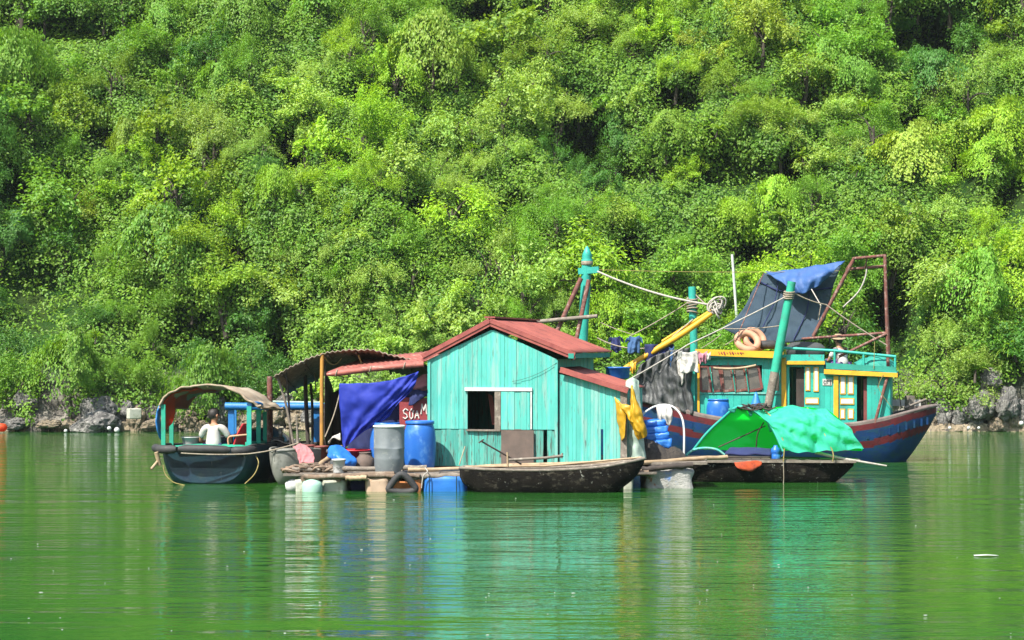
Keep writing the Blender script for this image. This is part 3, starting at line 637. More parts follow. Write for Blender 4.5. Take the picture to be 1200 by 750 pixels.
def fbox(mb, fr, u0, u1, d0, d1, z0, z1, m=0, tone=.5):
    return mb.hexa([fr.w(u0, d0, z0), fr.w(u1, d0, z0), fr.w(u1, d1, z0), fr.w(u0, d1, z0), fr.w(u0, d0, z1), fr.w(u1, d0, z1), fr.w(u1, d1, z1), fr.w(u0, d1, z1)], m, tone)

HF = Frame(503, 41.6, -12); U = HF.u; DK = .37; HD = 4.4
uR = U(652); uP = U(577); zE = HF.z(503, 421); zP = HF.z(577, 386); zER = HF.z(652, 421)
uL2 = U(727)
house = thing('floating_house', HF.w(uR/2, 1, DK), 'turquoise board hut with dark red gable roof standing on the floats', 'house')
top = lambda u: (zE+(zP-zE)*u/uP) if u < uP else (zP+(zER-zP)*(u-uP)/(uR-uP))
wz = HF.z(560, 503); wu0, wu1 = U(548), U(580); wt_ = HF.z(560, 458); su1 = U(622)
hole = (wu0, wu1, wz, wt_)
mb = MB(); planked(mb, HF, 0, 0, uR, wz+.004, top, [hole], .088, .03, seed=3); mb.build('wall', M['hut'], house)
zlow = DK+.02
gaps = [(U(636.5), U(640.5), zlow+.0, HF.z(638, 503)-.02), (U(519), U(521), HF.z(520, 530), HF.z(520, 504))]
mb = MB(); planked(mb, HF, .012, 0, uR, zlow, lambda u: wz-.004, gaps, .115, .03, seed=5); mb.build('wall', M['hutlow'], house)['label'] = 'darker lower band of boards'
# side and back walls, inner lining keeps the room dark
F_right = Frame(0, 1, 0); F_right.O = Vector(HF.w(uR, 0, 0)[:2]); F_right.U = HF.V; F_right.V = -HF.U
F_left = Frame(0, 1, 0); F_left.O = Vector(HF.w(0, 0, 0)[:2]); F_left.U = HF.V; F_left.V = HF.U
for fr, zt_, sd in ((F_right, zER, 6), (F_left, zE, 7)):
    mb = MB(); planked(mb, fr, 0, .04, HD, zlow, lambda u: zt_, (), .1, .03, seed=sd); mb.build('wall', M['hut'], house)
F_back = Frame(0, 1, 0); F_back.O = Vector(HF.w(0, HD, 0)[:2]); F_back.U = HF.U; F_back.V = -HF.V
mb = MB(); planked(mb, F_back, 0, 0, uR, zlow, top, (), .1, .03, seed=9); mb.build('wall', M['hut'], house)
mb = MB(); fbox(mb, HF, .05, uR-.05, .06, HD-.06, DK-.02, DK+.03); mb.build('floor', M['wood'], house)
# roof: two corrugated slopes
def slope(ua, za, ub, zb, d0, d1, amp=.010, pitch=.11):
    def fn(a, b):
        u = ua+(ub-ua)*a; z = za+(zb-za)*a; d = d0+(d1-d0)*b
        return HF.w(u, d, z+amp*math.sin(2*math.pi*d/pitch)-.015*math.sin(a*math.pi))
    return fn
zr = HF.z(575, 373); uRr = U(575)
uLe, zLe = U(497), HF.z(497, 415); uRe, zRe = HF.u(673, -.15), HF.z(673, 413, -.15)
mb = MB(); mb.grid(slope(uRr, zr, uLe, zLe, -.075, HD+.15), 8, 190, flip=True); mb.build('roof', M['roof'], house, solid=.012)
mb = MB(); mb.grid(slope(uRr, zr, uRe, zRe, -.075, HD+.15), 8, 190); rf = mb.build('roof', M['roof'], house, solid=.012)
mb = MB(); mb.beam(HF.w(uRr, -.09, zr+.02), HF.w(uRr, HD+.17, zr+.02), .22, .035); mb.build('ridge_cap', M['roofedge'], rf)
# barge boards (double folded edge sheets)
for (ua, za, ub, zb) in ((uRr, zr, uLe-.02, zLe), (uRr, zr, uRe, zRe)):
    mb = MB(); n_ = Vector((0, 0, 1))
    for k, (dd, dz, h) in enumerate(((-.085, -.045, .085), (-.065, -.12, .07))):
        mb.beam(HF.w(ua, dd, za+dz), HF.w(ub, dd, zb+dz), .02, h, m=0, tone=.5)
    mb.build('barge_board', M['roofedge'], house)
mb = MB(); fbox(mb, HF, uRe-.13, uRe-.02, -.1, HD, zRe-.12, zRe-.02); mb.build('eaves_board', M['tqdark'], house)
# porch roof: rounded salmon edge reaching left over the deck
pa = HF.w(U(498), -.10, HF.z(498, 427)); pb = P(383, 439, 41.7)
mb = MB(); mid = pa.lerp(pb, .5)+Vector((0, 0, .02))
mb.tube(catmull([pa, mid, pb], 10), [.055]*4+[.06]*4+[.065, .06, .035], 12, flat=1.0)
mb.build('porch_gutter', M['salmon'], house)
for t_ in (.2, .55, .9):
    c_ = pa.lerp(pb, t_)+Vector((0, 0, .012)); mb = MB(); mb.tube([c_+Vector((.02*math.sin(a), .068*math.cos(a), .068*math.sin(a))) for a in [i*math.pi/8 for i in range(16)]], .012, 5, closed=True); mb.build('lashing', M['rope'], house)
bk = HF.V.to_3d()*2.6
mb = MB(); mb.grid(lambda a, b: pa.lerp(pb, a)+bk*b+Vector((0, 0, .045+.27*b+.009*math.sin(a*110))), 90, 8, flip=True); mb.build('porch_roof', M['salmon'], house, solid=.012)
# window
mb = MB(); fbox(mb, HF, U(545), U(624), -.045, 0, HF.z(560, 458), HF.z(560, 454)); fbox(mb, HF, U(622), U(623.6), -.04, -.002, HF.z(622, 503), HF.z(622, 459)-.002)
win = mb.build('window', M['white'], house)
mb = MB(); fbox(mb, HF, U(580), U(587), -.035, .04, wz-.03, wt_-.01); fbox(mb, HF, U(547), U(587), -.05, .05, wz-.035, wz-.003); mb.build('frame', M['greywood'], win)
mb = MB(); planked(mb, HF, -.028, U(587.5), U(621), wz, lambda u: wt_-.01, (), .115, .02, seed=15); mb.build('sliding_shutter', M['hut'], win)
mb = MB(); mb.poly([HF.w(U(566), .45, HF.z(566, 462)), HF.w(U(572), .4, HF.z(572, 464)), HF.w(U(577), .4, HF.z(577, 497)), HF.w(U(571), .45, HF.z(571, 499))], HF.V.to_3d()*.02); mb.build('inner_cloth', M['brownred'], win)
mb = MB(); fbox(mb, HF, U(588), U(626), -.06, -.035, DK+.03, wz-.01); mb.hexa([HF.w(U(602), -.065, wz-.012), HF.w(U(613), -.065, wz-.012), HF.w(U(613), -.04, wz-.012), HF.w(U(602), -.04, wz-.012), HF.w(U(604), -.065, wz+.01), HF.w(U(611), -.065, wz+.012), HF.w(U(611), -.04, wz+.01), HF.w(U(604), -.04, wz+.01)])
mb.build('patch_panel', M['panel'], house)
mb = MB(); fbox(mb, HF, -.03, .03, -.03, -.008, zlow, zE-.03); mb.build('corner_board', M['hut'], house)
mb = MB(); fbox(mb, HF, uR-.03, uR+.03, -.03, -.008, zlow, zER-.02); mb.build('corner_board', M['hut'], house)
# lean-to
zA, zB = HF.z(656, 438), HF.z(727, 454); lt = lambda u: zA+(zB-zA)*(u-uR)/(uL2-uR)
mb = MB(); planked(mb, HF, .05, uR+.04, uL2, zlow, lt, [(U(703.5), U(706.5), zlow+.08, HF.z(705, 503))], .075, .03, seed=21); mb.build('lean_to_wall', M['hut'], house)
F_lr = Frame(0, 1, 0); F_lr.O = Vector(HF.w(uL2+.13, .05, 0)[:2]); F_lr.U = HF.V; F_lr.V = -HF.U
mb = MB(); planked(mb, F_lr, 0, .04, 2.1, zlow, lambda u: zB-.03, (), .1, .03, seed=22); mb.build('lean_to_wall', M['hut'], house)
mb = MB(); fbox(mb, HF, uL2, uL2+.13, .0, .11, zlow, zB-.03); mb.build('corner_post', M['greywood'], house)
ua, za_, ub, zb_ = U(657), HF.z(657, 431), HF.u(735, -.15), HF.z(735, 456, -.15)
mb = MB(); mb.grid(lambda a, b: HF.w(ua+(ub-ua)*a, -.05+2.3*b, za_+(zb_-za_)*a+.008*math.sin(b*120)), 6, 110); lr = mb.build('lean_to_roof', M['roof'], house, solid=.012)
mb = MB(); mb.beam(HF.w(ua, -.065, za_-.04), HF.w(ub, -.065, zb_-.04), .02, .10); mb.build('barge_board', M['roofedge'], lr)
mb = MB(); mb.tube(sag(HF.w(uR-.9, -.035, HF.z(600, 447)), HF.w(uR+.02, -.035, HF.z(650, 425)), .06), .004, 5); mb.build('wire', M['black'], house)

# ================================================================= raft under it all
raft = thing('raft', (P(480, 555, 41).x, 42, 0), 'floating deck of old planks and logs lashed over foam blocks and drums', 'raft')
def X(px, Y): return (px-600)/FPX*Y
mb = MB(); r_ = random.Random(4)
y = 39.75
while y < 45.4:      # cross boards, left deck
    w_ = r_.uniform(.14, .22); x0 = X(352, 41)+r_.uniform(-.25, .2); x1 = X(505, 41)+.2
    mb.box(((x0+x1)/2, y+w_/2, DK-.05+r_.uniform(-.008, .008)), (x1-x0, w_-.015, .04), 0, 0, r_.random()); y += w_
y = 40.35
while y < 46.6:
    w_ = r_.uniform(.14, .22); x0 = X(505, 41)+.21; x1 = X(757, 41)+r_.uniform(0, .2)
    mb.box(((x0+x1)/2, y+w_/2, DK-.05+r_.uniform(-.008, .008)), (x1-x0, w_-.015, .04), 0, 0, r_.random()); y += w_
mb.build('deck_planks', M['greywood'], raft)
def log(a, b, r, mt='greywood', n=9):
    a, b = Vector(a), Vector(b); k = 9; rr = random.Random(str(a)); mb = MB()
    mb.tube([a.lerp(b, i/k)+Vector((0, rr.uniform(-.012, .012), rr.uniform(-.012, .012))) for i in range(k+1)], [r*rr.uniform(.88, 1.1) for _ in range(k+1)], n)
    return mb.build('log', M[mt], raft)
log(P(356, 559, 39.65), P(462, 556, 39.7), .055, 'wood'); log(P(392, 550, 39.95), P(500, 548, 40), .05); log(P(478, 551, 39.95), P(748, 540, 40.3), .045, 'bamboo')
log(P(478, 558.5, 39.72), P(556, 557, 39.8), .06, 'greywood'); log(P(432, 558, 39.66), P(492, 557.5, 39.66), .045, 'wood'); log(P(405, 560, 39.6), P(430, 560, 39.6), .05, 'bamboo')
log(P(548, 556, 40.3), P(760, 553, 40.5), .07, 'wood'); log(P(744, 543, 40.6), P(852, 535, 41.4), .045, 'bamboo'); log(P(742, 539, 41.1), P(828, 539, 41.2), .05, 'greywood'); log(P(752, 550, 40.5), P(812, 545, 40.6), .06, 'dark')
log(P(366, 552, 40.1), P(400, 525, 42.4), .06, 'bamboo'); log(P(342, 549, 40), P(392, 552, 40.1), .04, 'greywood')
for x_ in (360, 400, 446, 490, 540, 600, 660, 720): log((X(x_, 40.4), 39.7 if x_ < 500 else 40.4, DK-.12), (X(x_, 40.4), 46.2, DK-.12), .06, 'wood')
def lumpy_block(x0, x1, Y0, Y1, z0, z1, name, mt, seed, lab_=None, k=.03):
    bm = bmesh.new(); bmesh.ops.create_cube(bm, size=1); bmesh.ops.subdivide_edges(bm, edges=bm.edges, cuts=7, use_grid_fill=True)
    c = Vector(((x0+x1)/2, (Y0+Y1)/2, (z0+z1)/2)); s_ = Vector((x1-x0, Y1-Y0, z1-z0)); mb = MB()
    vs = []
    for v in bm.verts:
        p_ = Vector(v.co); l = max(abs(p_.x), abs(p_.y), abs(p_.z)); e = sorted((abs(p_.x), abs(p_.y), abs(p_.z))); rnd_ = .94 if e[1] > .42 else 1
        q = Vector((p_.x*s_.x, p_.y*s_.y, p_.z*s_.z))*rnd_+c; vs.append(q+mnoise.noise_vector(q*4+Vector((seed, 0, 0)))*k)
    mb.add(vs, [tuple(v.index for v in f.verts) for f in bm.faces], 0, .5, True); bm.free()
    o = mb.build(name, M[mt], raft)
    if lab_: o['label'] = lab_
    return o
ZB = -.10
lumpy_block(X(376, 39.8), X(405, 39.8), 39.8, 41.2, ZB, .23, 'float', 'foam', 1, 'square grimy foam block')
lumpy_block(X(346, 39.8), X(362, 39.8), 39.75, 40.9, ZB, .24, 'float', 'foam', 2, 'small pale foam block')
lumpy_block(X(428, 39.7), X(458, 39.7), 39.65, 41, ZB, .29, 'float', 'foampink', 3, 'peach coloured foam block')
lumpy_block(X(484, 39.7), X(494, 39.7), 39.7, 40.9, ZB, .30, 'float', 'foamorange', 4, 'narrow orange foam block')
lumpy_block(X(455, 39.8), X(487, 39.8), 39.78, 41, ZB, .20, 'float', 'foamorange', 5, 'orange foam block behind the hanging tyre')
lumpy_block(X(496, 39.7), X(546, 39.7), 39.68, 40.9, ZB, .30, 'float', 'skytarp', 6, 'foam block wrapped in bright blue sheet', .022)
for x_ in (503, 535):
    mb = MB(); mb.tube([P(x_, 558, 39.62), P(x_, 568, 39.60), P(x_, 580, 39.62)], .012, 5); mb.build('lashing', M['navy'], raft)
lumpy_block(X(756, 40.7), X(812, 40.7), 40.6, 42, ZB, .38, 'float', 'sackwhite', 7, 'foam wrapped in white sacking with blue print', .07)
lumpy_block(X(730, 40.5), X(742, 40.5), 40.45, 41.2, ZB, .26, 'float', 'foam', 8, 'small white foam block', .03)
lumpy_block(X(560, 41), X(730, 41), 40.9, 42.2, ZB, .26, 'float', 'foam', 18, 'long foam block in the dark behind the sampan', .03)
for (a, b, c) in ((372, 400, 43.2), (420, 470, 43.4), (520, 600, 44), (640, 720, 44.6)): lumpy_block(X(a, c), X(b, c), c, c+1.4, ZB, .26, 'float', 'foam', a)
def drum_h(px0, px1, Y, r, mt, lb, z=None):
    mb = MB(); a = P(px0, 500, Y); b = P(px1, 500, Y); a.z = b.z = (r*.62 if z is None else z); L_ = (b-a).length
    Mx = Matrix.Rotation(R(90), 3, 'Y'); mb.lathe([(0, 0), (r*.88, 0), (r*.97, .02), (r, .06), (r*1.03, L_*.33), (r, L_*.36), (r*1.03, L_*.66), (r, L_*.7), (r, L_-.06), (r*.95, L_-.02), (0, L_)], a, 26, M=Mx)
    o = mb.build('drum', M[mt], raft); o['label'] = lb; return o
drum_h(411, 429, 40.3, .17, 'cloth_navy', 'dark blue drum lying under the deck', .13)
# carboy with cap: mint green, beside the foam
mb = MB(); c = P(366, 575, 39.7); c.z = -.1
mb.lathe([(0, 0), (.17, 0), (.185, .04), (.19, .22), (.17, .29), (.08, .345), (.06, .35), (.06, .40), (0, .40)], c, 26, sx=1.05); mb.build('jerry_can', M['mint'], raft)['label'] = 'mint green carboy floating upright'
mb = MB(); c = P(343, 575, 39.9); c.z = .10; mb.lathe([(0, -.15), (.10, -.12), (.13, -.03), (.13, .03), (.10, .12), (0, .15)], c, 22, M=Matrix.Rotation(R(70), 3, 'Y')); mb.build('buoy', M['whiteplastic'], raft)
# heap of rope and shells on the left end
heap = MB(); r_ = random.Random(8)
hp = [P(338, 552, 40), P(402, 548, 40.2)]
for k in range(52):
    a = r_.random(); c = hp[0].lerp(hp[1], a)+Vector((r_.uniform(-.05, .05), r_.uniform(-.1, .75), -.0)); c.z = DK-.02+r_.uniform(0, .10)*(1-abs(a-.45))
    pts = []; th0 = r_.uniform(0, 6); rr = r_.uniform(.06, .16)
    for q in range(9): th = th0+q*.75; pts.append(c+Vector((rr*math.cos(th), rr*math.sin(th)*.8, .035*math.sin(th*1.7+k)+.01*q*.4)))
    heap.tube(catmull(pts, 22), r_.uniform(.014, .03), 6, 0, r_.random())
tag(heap.build('rope_pile', M['wood']), 'tangled heap of muddy rope on the low end of the floating deck', 'rope pile')

def barrel(px, Y, r, h, mt, name, lb, cat='barrel', zb=DK-.025, blue=True, dent=False):
    c = P(px, 500, Y); c.z = zb; t_ = thing(name, c, lb, cat); mb = MB()
    if blue: prof = [(0, 0), (r*.86, 0), (r*.93, .03), (r*.99, h*.16), (r*1.03, h*.36), (r*1.04, h*.5), (r*1.03, h*.64), (r*.98, h*.8), (r*.88, h*.915), (r*.86, h*.925), (r*.86, h*.94), (r*.80, h*.95), (r*.8, h*.93), (0, h*.93)]
    else: prof = [(0, 0), (r*.93, 0), (r*.96, .02), (r*.975, h*.28), (r*.985, h*.30), (r*.975, h*.32), (r, h*.50), (r*1.02, h*.515), (r*1.02, h*.53), (r, h*.545), (r, h*.93), (r*.99, h*.97), (r*.95, h*.97), (r*.93, h*.9), (0, h*.9)]
    mb.lathe(prof, c, 44); o = mb.build('body', M[mt], t_)
    if dent:
        dp = Vector((.12, -r, h*.60))
        for v in o.data.vertices:
            e = (v.co-dp).length
            if e < .2: v.co += Vector((-.03, .075, 0))*math.exp(-(e/.09)**2)
    mb = MB()
    if blue: mb.lathe([(r*.87, h*.93), (r*.93, h*.935), (r*.94, h*.955), (r*.94, h*.985), (r*.90, h), (r*.86, h), (r*.86, h*.97), (0, h*.97)], c, 44); mb.build('lid', M[mt], t_)
    else: mb.tube([c+Vector((r*.99*math.cos(a), r*.99*math.sin(a), h*.975)) for a in [i*2*math.pi/40 for i in range(40)]], .022, 8, closed=True); mb.build('rim', M['white'], t_)
    return t_
barrel(456, 40.05, .30, .93, 'greybarrel', 'barrel', 'dented grey plastic barrel standing in front of the blue ones', blue=False, dent=True)
barrel(492, 41.05, .31, .98, 'bluebarrel', 'barrel', 'large blue plastic barrel against the left wall of the turquoise hut')
barrel(452, 41.5, .31, .93, 'bluebarrel', 'barrel', 'blue plastic barrel mostly hidden behind the grey barrel')
def bucket(px, py, Y, r, h, mt, lb, rim=True, tilt=None, zb=None, name='bucket', handle=True):
    c = P(px, py, Y); c.z = DK-.025 if zb is None else zb; t_ = thing(name, c, lb, 'bucket'); mb = MB(); Mx = tilt or Matrix.Identity(3)
    mb.lathe([(0, 0), (r*.8, 0), (r*.83, .015), (r*.97, h*.9), (r*1.05, h*.91), (r*1.05, h), (r*.96, h), (r*.79, .03), (0, .03)], c, 30, M=Mx); mb.build('body', M[mt], t_)
    if handle: mb = MB(); mb.tube([c+Mx@Vector((r*1.04*math.cos(a), -r*.35*math.sin(a)-.02, h*.93-r*.9*math.sin(a)*.6)) for a in [i*math.pi/12 for i in range(13)]], .006, 5); mb.build('handle', M['metal'], t_)
    return t_
b_ = bucket(397, 552, 40.0, .13, .27, 'whiteplastic', 'white plastic bucket standing in front of the tilted blue basin')
mb = MB(); c = P(397, 548, 39.87); mb.tube([c+Vector((-.05+.01*k, -.002*k*(10-k)*.1, -.01+.0008*(k-5)**2)) for k in range(11)], .005, 5); mb.build('emblem', M['ink'], b_)
b_ = bucket(360, 530, 42.3, .17, .36, 'brownred', 'brown-red bucket with a white patch beside the grey boat bow', zb=.42)
cc = P(360, 530, 42.3); mb = MB()
for (ax, az, rx, rz, mt) in ((-.07, .22, .085, .10, 0), (-.045, .175, .042, .042, 1), (-.045, .175, .022, .022, 0)):
    k = {(.085): 0, (.042): 1, (.022): 2}[rx]
    def pt(x, z, k=k): r0 = .17*(.83+.15*(z/.36))+.006+.003*k; th = x/.17; return Vector((cc.x+r0*math.sin(th), cc.y-r0*math.cos(th), .42+z))
    ring = [(ax+rx*math.cos(i*.3142), az+rz*math.sin(i*.3142)) for i in range(20)]
    vs = [pt(ax, az)]+[pt(x, z) for x, z in ring]+[pt(ax+(x-ax)*.5, az+(z-az)*.5) for x, z in ring]
    fs = [(0, 21+i, 21+(i+1) % 20) for i in range(20)]+[(21+i, 1+i, 1+(i+1) % 20, 21+(i+1) % 20) for i in range(20)]
    mb.add(vs, fs, mt, .5, True)
mb.build('emblem', [M['letter'], M['ink']], b_)
bucket(376, 530, 42.3, .16, .34, 'brownred', 'dark brown-red bucket between the patched one and the yellow post', zb=.42, handle=False)
bucket(391, 530, 42.0, .14, .30, 'greybarrel', 'grey bucket with rags on top in front of the blue tarp', zb=.40)
mb = MB(); mb.cloth([[P(386, 518, 41.95), P(391, 513, 41.9), P(398, 516, 41.95)], [P(386, 521, 42.1), P(391, 511, 42.1), P(399, 507, 42.1)]], 12, 10, .03, 12); tag(mb.build('rag', M['cloth_white'], solid=.01), 'crumpled white rag lying over the grey bucket', 'rag')
# blue basin on its side
mb = MB(); mb.cloth([[P(388, 523.5, 40.9), P(394, 521.5, 40.8), P(399, 524, 40.9), P(404, 527, 41)], [P(383.5, 533, 40.7), P(393, 531, 40.45), P(404, 532, 40.5), P(412, 534, 40.7)], [P(388, 540, 40.6), P(397, 541, 40.4), P(408, 541, 40.4), P(417, 539, 40.6)], [P(393, 547, 40.6), P(401, 549, 40.45), P(409, 549, 40.45), P(415, 547, 40.6)]], 26, 24, .05, 8, seed=11); tag(mb.build('sheet', M['skytarp'], solid=.012), 'crumpled bright blue plastic sheet behind the white bucket', 'sheet')
c = P(416, 527, 41.4); rt_ = thing('basin', c, 'red plastic basin under the hem of the royal blue tarp', 'basin')
mb = MB(); mb.lathe([(0, 0), (.18, 0), (.2, .01), (.30, .16), (.33, .16), (.33, .18), (.29, .18), (.19, .03), (0, .03)], (c.x, c.y, .55), 34); mb.build('bowl', M['red'], rt_)
mb = MB(); c = P(416, 520, 41.4); c.z = DK-.025; mb.lathe([(0, 0), (.2, 0), (.24, .06), (.25, .16), (.2, .178), (0, .178)], c, 26); tag(mb.build('basin', M['cloth_navy']), 'upturned dark basin carrying the red one', 'basin')
mb = MB(); c = P(428, 548, 40.8); c.z = DK-.025; mb.lathe([(0, 0), (.16, 0), (.19, .1), (.18, .24), (.12, .30), (.11, .34), (.13, .36), (.1, .36), (.09, .30), (0, .3)], c, 26); tag(mb.build('clay_jar', M['panel']), 'squat brown clay jar left of the grey barrel', 'jar')
mb = MB(); mb.cloth([[P(343, 523, 41.2), P(352, 521, 41.2), P(363, 526, 41.1)], [P(348, 533, 41.0), P(358, 531, 41.0), P(367, 534, 41.0)], [P(352, 543, 40.9), P(358, 540, 40.9), P(366, 548, 40.8)]], 22, 18, .06, 10, seed=4); tag(mb.build('cloth', M['pink'], solid=.012), 'crumpled pink cloth on the rim of the grey boat', 'cloth')
# hanging triangle tyre
c = P(471, 566, 39.5); tp = [c+Vector((-.25, 0, -.13)), c+Vector((-.2, 0, -.02)), c+Vector((-.06, -.01, .15)), c+Vector((.05, -.01, .15)), c+Vector((.2, 0, -.01)), c+Vector((.26, 0, -.12)), c+Vector((.12, .01, -.17)), c+Vector((-.1, .01, -.17))]
pp = []; n_ = len(tp)
for i in range(40):
    t0 = i/40*n_; k = int(t0); f = t0-k; a, b_, cc_, d_ = [tp[(k+j) % n_] for j in (-1, 0, 1, 2)]
    pp.append(.5*((2*b_)+(cc_-a)*f+(2*a-5*b_+4*cc_-d_)*f*f+(3*b_-a-3*cc_+d_)*f**3))
mb = MB(); mb.tube(pp, .065, 12, closed=True); tag(mb.build('tyre', M['black']), 'squashed black tyre hanging as a fender below the grey barrel', 'tyre')
mb = MB(); mb.tube([c+Vector((0, -.02, .2)), P(470, 557, 39.6), P(471, 551, 39.9)], .01, 5); tag(mb.build('rope', M['rope']), 'short rope holding the squashed tyre', 'rope')
# royal blue tarp
Yt = 41.35
mb = MB(); mb.cloth([[P(399, 450, Yt), P(425, 449, Yt-.03), P(455, 446, Yt), P(475, 440, Yt+.02), P(491, 434, Yt+.05)],
  [P(399, 468, Yt-.02), P(422, 468, Yt-.12), P(450, 465, Yt-.08), P(470, 458, Yt), P(489, 443, Yt+.05)],
  [P(399, 490, Yt+.02), P(417, 489, Yt-.05), P(438, 484, Yt-.1), P(460, 474, Yt), P(484, 455, Yt+.05)],
  [P(400, 512, Yt-.02), P(410, 508, Yt-.04), P(428, 498, Yt-.04), P(447, 487, Yt), P(466, 474, Yt+.04)],
  [P(402, 526, Yt-.04), P(407, 521, Yt), P(420, 509, Yt), P(438, 499, Yt+.04), P(456, 488, Yt+.1)]], 46, 44, .035, 5, fold=lambda a, b: Vector((0, .035*math.sin(a*23+b*9)*b-.03*math.sin(b*19-a*12)*a-.02*math.sin((a*1.2+b)*26)*(1-b*.6)*a, 0)))
tag(mb.build('tarp', M['bluetarp'], solid=.006), 'royal blue tarpaulin hung from the porch edge, cut away on a slant', 'tarp')
mb = MB(); mb.cloth([[P(405, 452, 42.4), P(440, 450, 42.4), P(488, 447, 42.3)], [P(405, 500, 42.3), P(440, 498, 42.2), P(486, 490, 42.3)], [P(408, 540, 42.2), P(436, 542, 42.2), P(484, 542, 42.2)]], 26, 24, .06, 5, seed=6); tag(mb.build('tarp', M['cloth_navy'], solid=.008), 'sheet behind the royal blue tarp, its shade put into a navy colour', 'tarp')  # navy stands in for shade behind the tarp, painted as cloth colour
mb = MB(); mb.cloth([[P(487, 445, 42.0), P(496, 441, 42), P(505, 440, 42)], [P(486, 455, 41.95), P(496, 452, 41.9), P(505, 451, 42)], [P(488, 459, 42), P(497, 457, 42), P(505, 454, 42)]], 14, 12, .06, 9, seed=3); tag(mb.build('cloth', M['pink'], solid=.01), 'rose cloth bundled high between blue tarp and hut corner', 'cloth')
mb = MB(); mb.cloth([[P(482, 456, 42.1), P(493, 456, 42.1), P(505, 456, 42.1)], [P(480, 464, 41.9), P(492, 463, 41.88), P(505, 462, 41.9)], [P(479, 473, 41.88), P(484, 474, 41.88), P(490, 469, 41.88)]], 14, 12, .05, 9, seed=13); tag(mb.build('cloth', M['cloth_navy'], solid=.01), 'dark cloth drooping over the top of the lettered board', 'cloth')
# lettered board
sb = thing('signboard', P(490, 500, 41.97), 'dark red board with hand painted white letters behind the blue barrel', 'sign')
Ys = 41.95; a0, a1 = P(468, 499, Ys), P(505.5, 470, Ys)
mb = MB(); mb.box(((a0.x+a1.x)/2, Ys+.02, (a0.z+a1.z)/2+.0), (a1.x-a0.x, .03, a1.z-a0.z+.14)); mb.build('board', M['signred'], sb)
ST = {'S': [[(.9, .85), (.5, 1), (.1, .8), (.25, .55), (.7, .42), (.85, .2), (.45, 0), (.05, .15)]], 'U': [[(.05, 1), (.08, .25), (.4, 0), (.75, .25), (.8, 1), (.98, 1.18)], [(.35, 1.2), (.5, 1.42), (.45, 1.2)]],
      'A': [[(0, 0), (.45, 1), (.9, 0)], [(.2, .35), (.72, .35)]], 'M': [[(0, 0), (.15, 1), (.5, .35), (.85, 1), (1, 0)]], 'Á': [[(0, 0), (.45, 1), (.9, 0)], [(.2, .35), (.72, .35)], [(.45, 1.15), (.75, 1.42)]]}
mb = MB()
for ch, px, py, w_, h_ in (('S', 472, 491, 6.5, 12), ('U', 480, 491, 5, 8.5), ('A', 486.5, 490, 5, 8.5), ('M', 493.5, 485, 6.5, 11.5), ('Á', 501.5, 485, 5, 8)):
    for s_ in ST[ch]:
        pts = [P(px+a*w_, py-b*h_, Ys)-Vector((0, .004, 0)) for a, b in s_]
        for a, b in zip(pts, pts[1:]): mb.beam(a-(b-a).normalized()*.008, b+(b-a).normalized()*.008, .012, .024, up=(0, 1, 0)) if False else mb.tube([a-(b-a).normalized()*.006, b+(b-a).normalized()*.006], .0135, 7)
mb.build('lettering', M['letter'], sb)

# ================================================================= arched shelter on posts
sh = thing('shelter', (P(420, 540, 44).x, 43.4, DK), 'open shelter with an arched corrugated roof on thin posts, left of the tarp', 'shelter')
arc = [(321, 441), (345, 428), (372, 416.5), (398, 411.5), (428, 410.5), (458, 415.5), (486, 424), (505, 431)]
fr_ = catmull([P(a, b, 42.5) for a, b in arc], 60); bk_ = catmull([P(a, b, 42.5)+Vector((0, 3.1, -.42)) for a, b in arc], 60)
mb = MB(); mb.grid(lambda a, b: fr_[int(round(a*60))].lerp(bk_[int(round(a*60))], b)+Vector((0, 0, (.022 if int(round(a*60)) % 2 else -.012)))+Vector((0, 0, .03*mnoise.noise(Vector((a*9, b*7, 1))))), 60, 26, flip=True)
mb.build('roof', M['thatch'], sh, solid=.02)
mb = MB()
for k in (3, 12, 21, 31, 40, 49):
    mb.tube([fr_[k]+Vector((0, .1, -.05)), bk_[k]+Vector((0, 0, -.05))], .025, 6, 0, .3)
mb.build('rafters', M['wood'], sh)
for pts, r0, mt in (([P(325, 441, 42.7), P(336, 478, 42.75), P(348, 545, 42.8)], .026, 'greywood'), ([P(335, 434, 42.8), P(339, 480, 42.85), P(341, 545, 42.8)], .022, 'dark'), ([P(357.5, 438, 44.5), P(359, 480, 44.5), P(362, 538, 44.4)], .045, 'dark'),
                    ([P(377.5, 414, 42.55), P(377, 470, 42.55), P(377, 543, 42.5)], .042, 'ochre'), ([P(364, 449, 45), P(366, 480, 45), P(366, 535, 45)], .03, 'dark'), ([P(369, 436, 44), P(370, 458, 44)], .014, 'greywood')):
    mb = MB(); mb.tube(catmull(pts, 8), r0, 8); mb.build('post', M[mt], sh)
mb = MB(); mb.cloth([[P(380, 424, 42.7), P(384, 440, 43.4), P(389, 455, 44.2)], [P(380, 470, 42.7), P(386, 475, 43.4), P(390, 478, 44.2)], [P(380, 541, 42.7), P(387, 536, 43.4), P(391, 532, 44.2)]], 14, 22, .03, 6); mb.build('side_sheet', M['dark'], sh, solid=.02)
mb = MB(); mb.cloth([[P(388, 460, 43.8), P(398, 456, 43.8), P(402, 450, 43.8)], [P(388, 495, 43.8), P(395, 495, 43.7), P(402, 494, 43.8)], [P(388, 534, 43.8), P(396, 534, 43.8), P(402, 534, 43.8)]], 10, 20, .03, 6); mb.build('back_sheet', M['dark'], sh, solid=.02)
mb = MB(); mb.tube(sag(P(380, 418, 42.6), P(400, 420, 43), .15), .012, 5); mb.tube(sag(P(420, 416, 42.7), P(432, 440, 43), .05), .02, 6); mb.build('lashing', M['yrope'], sh)
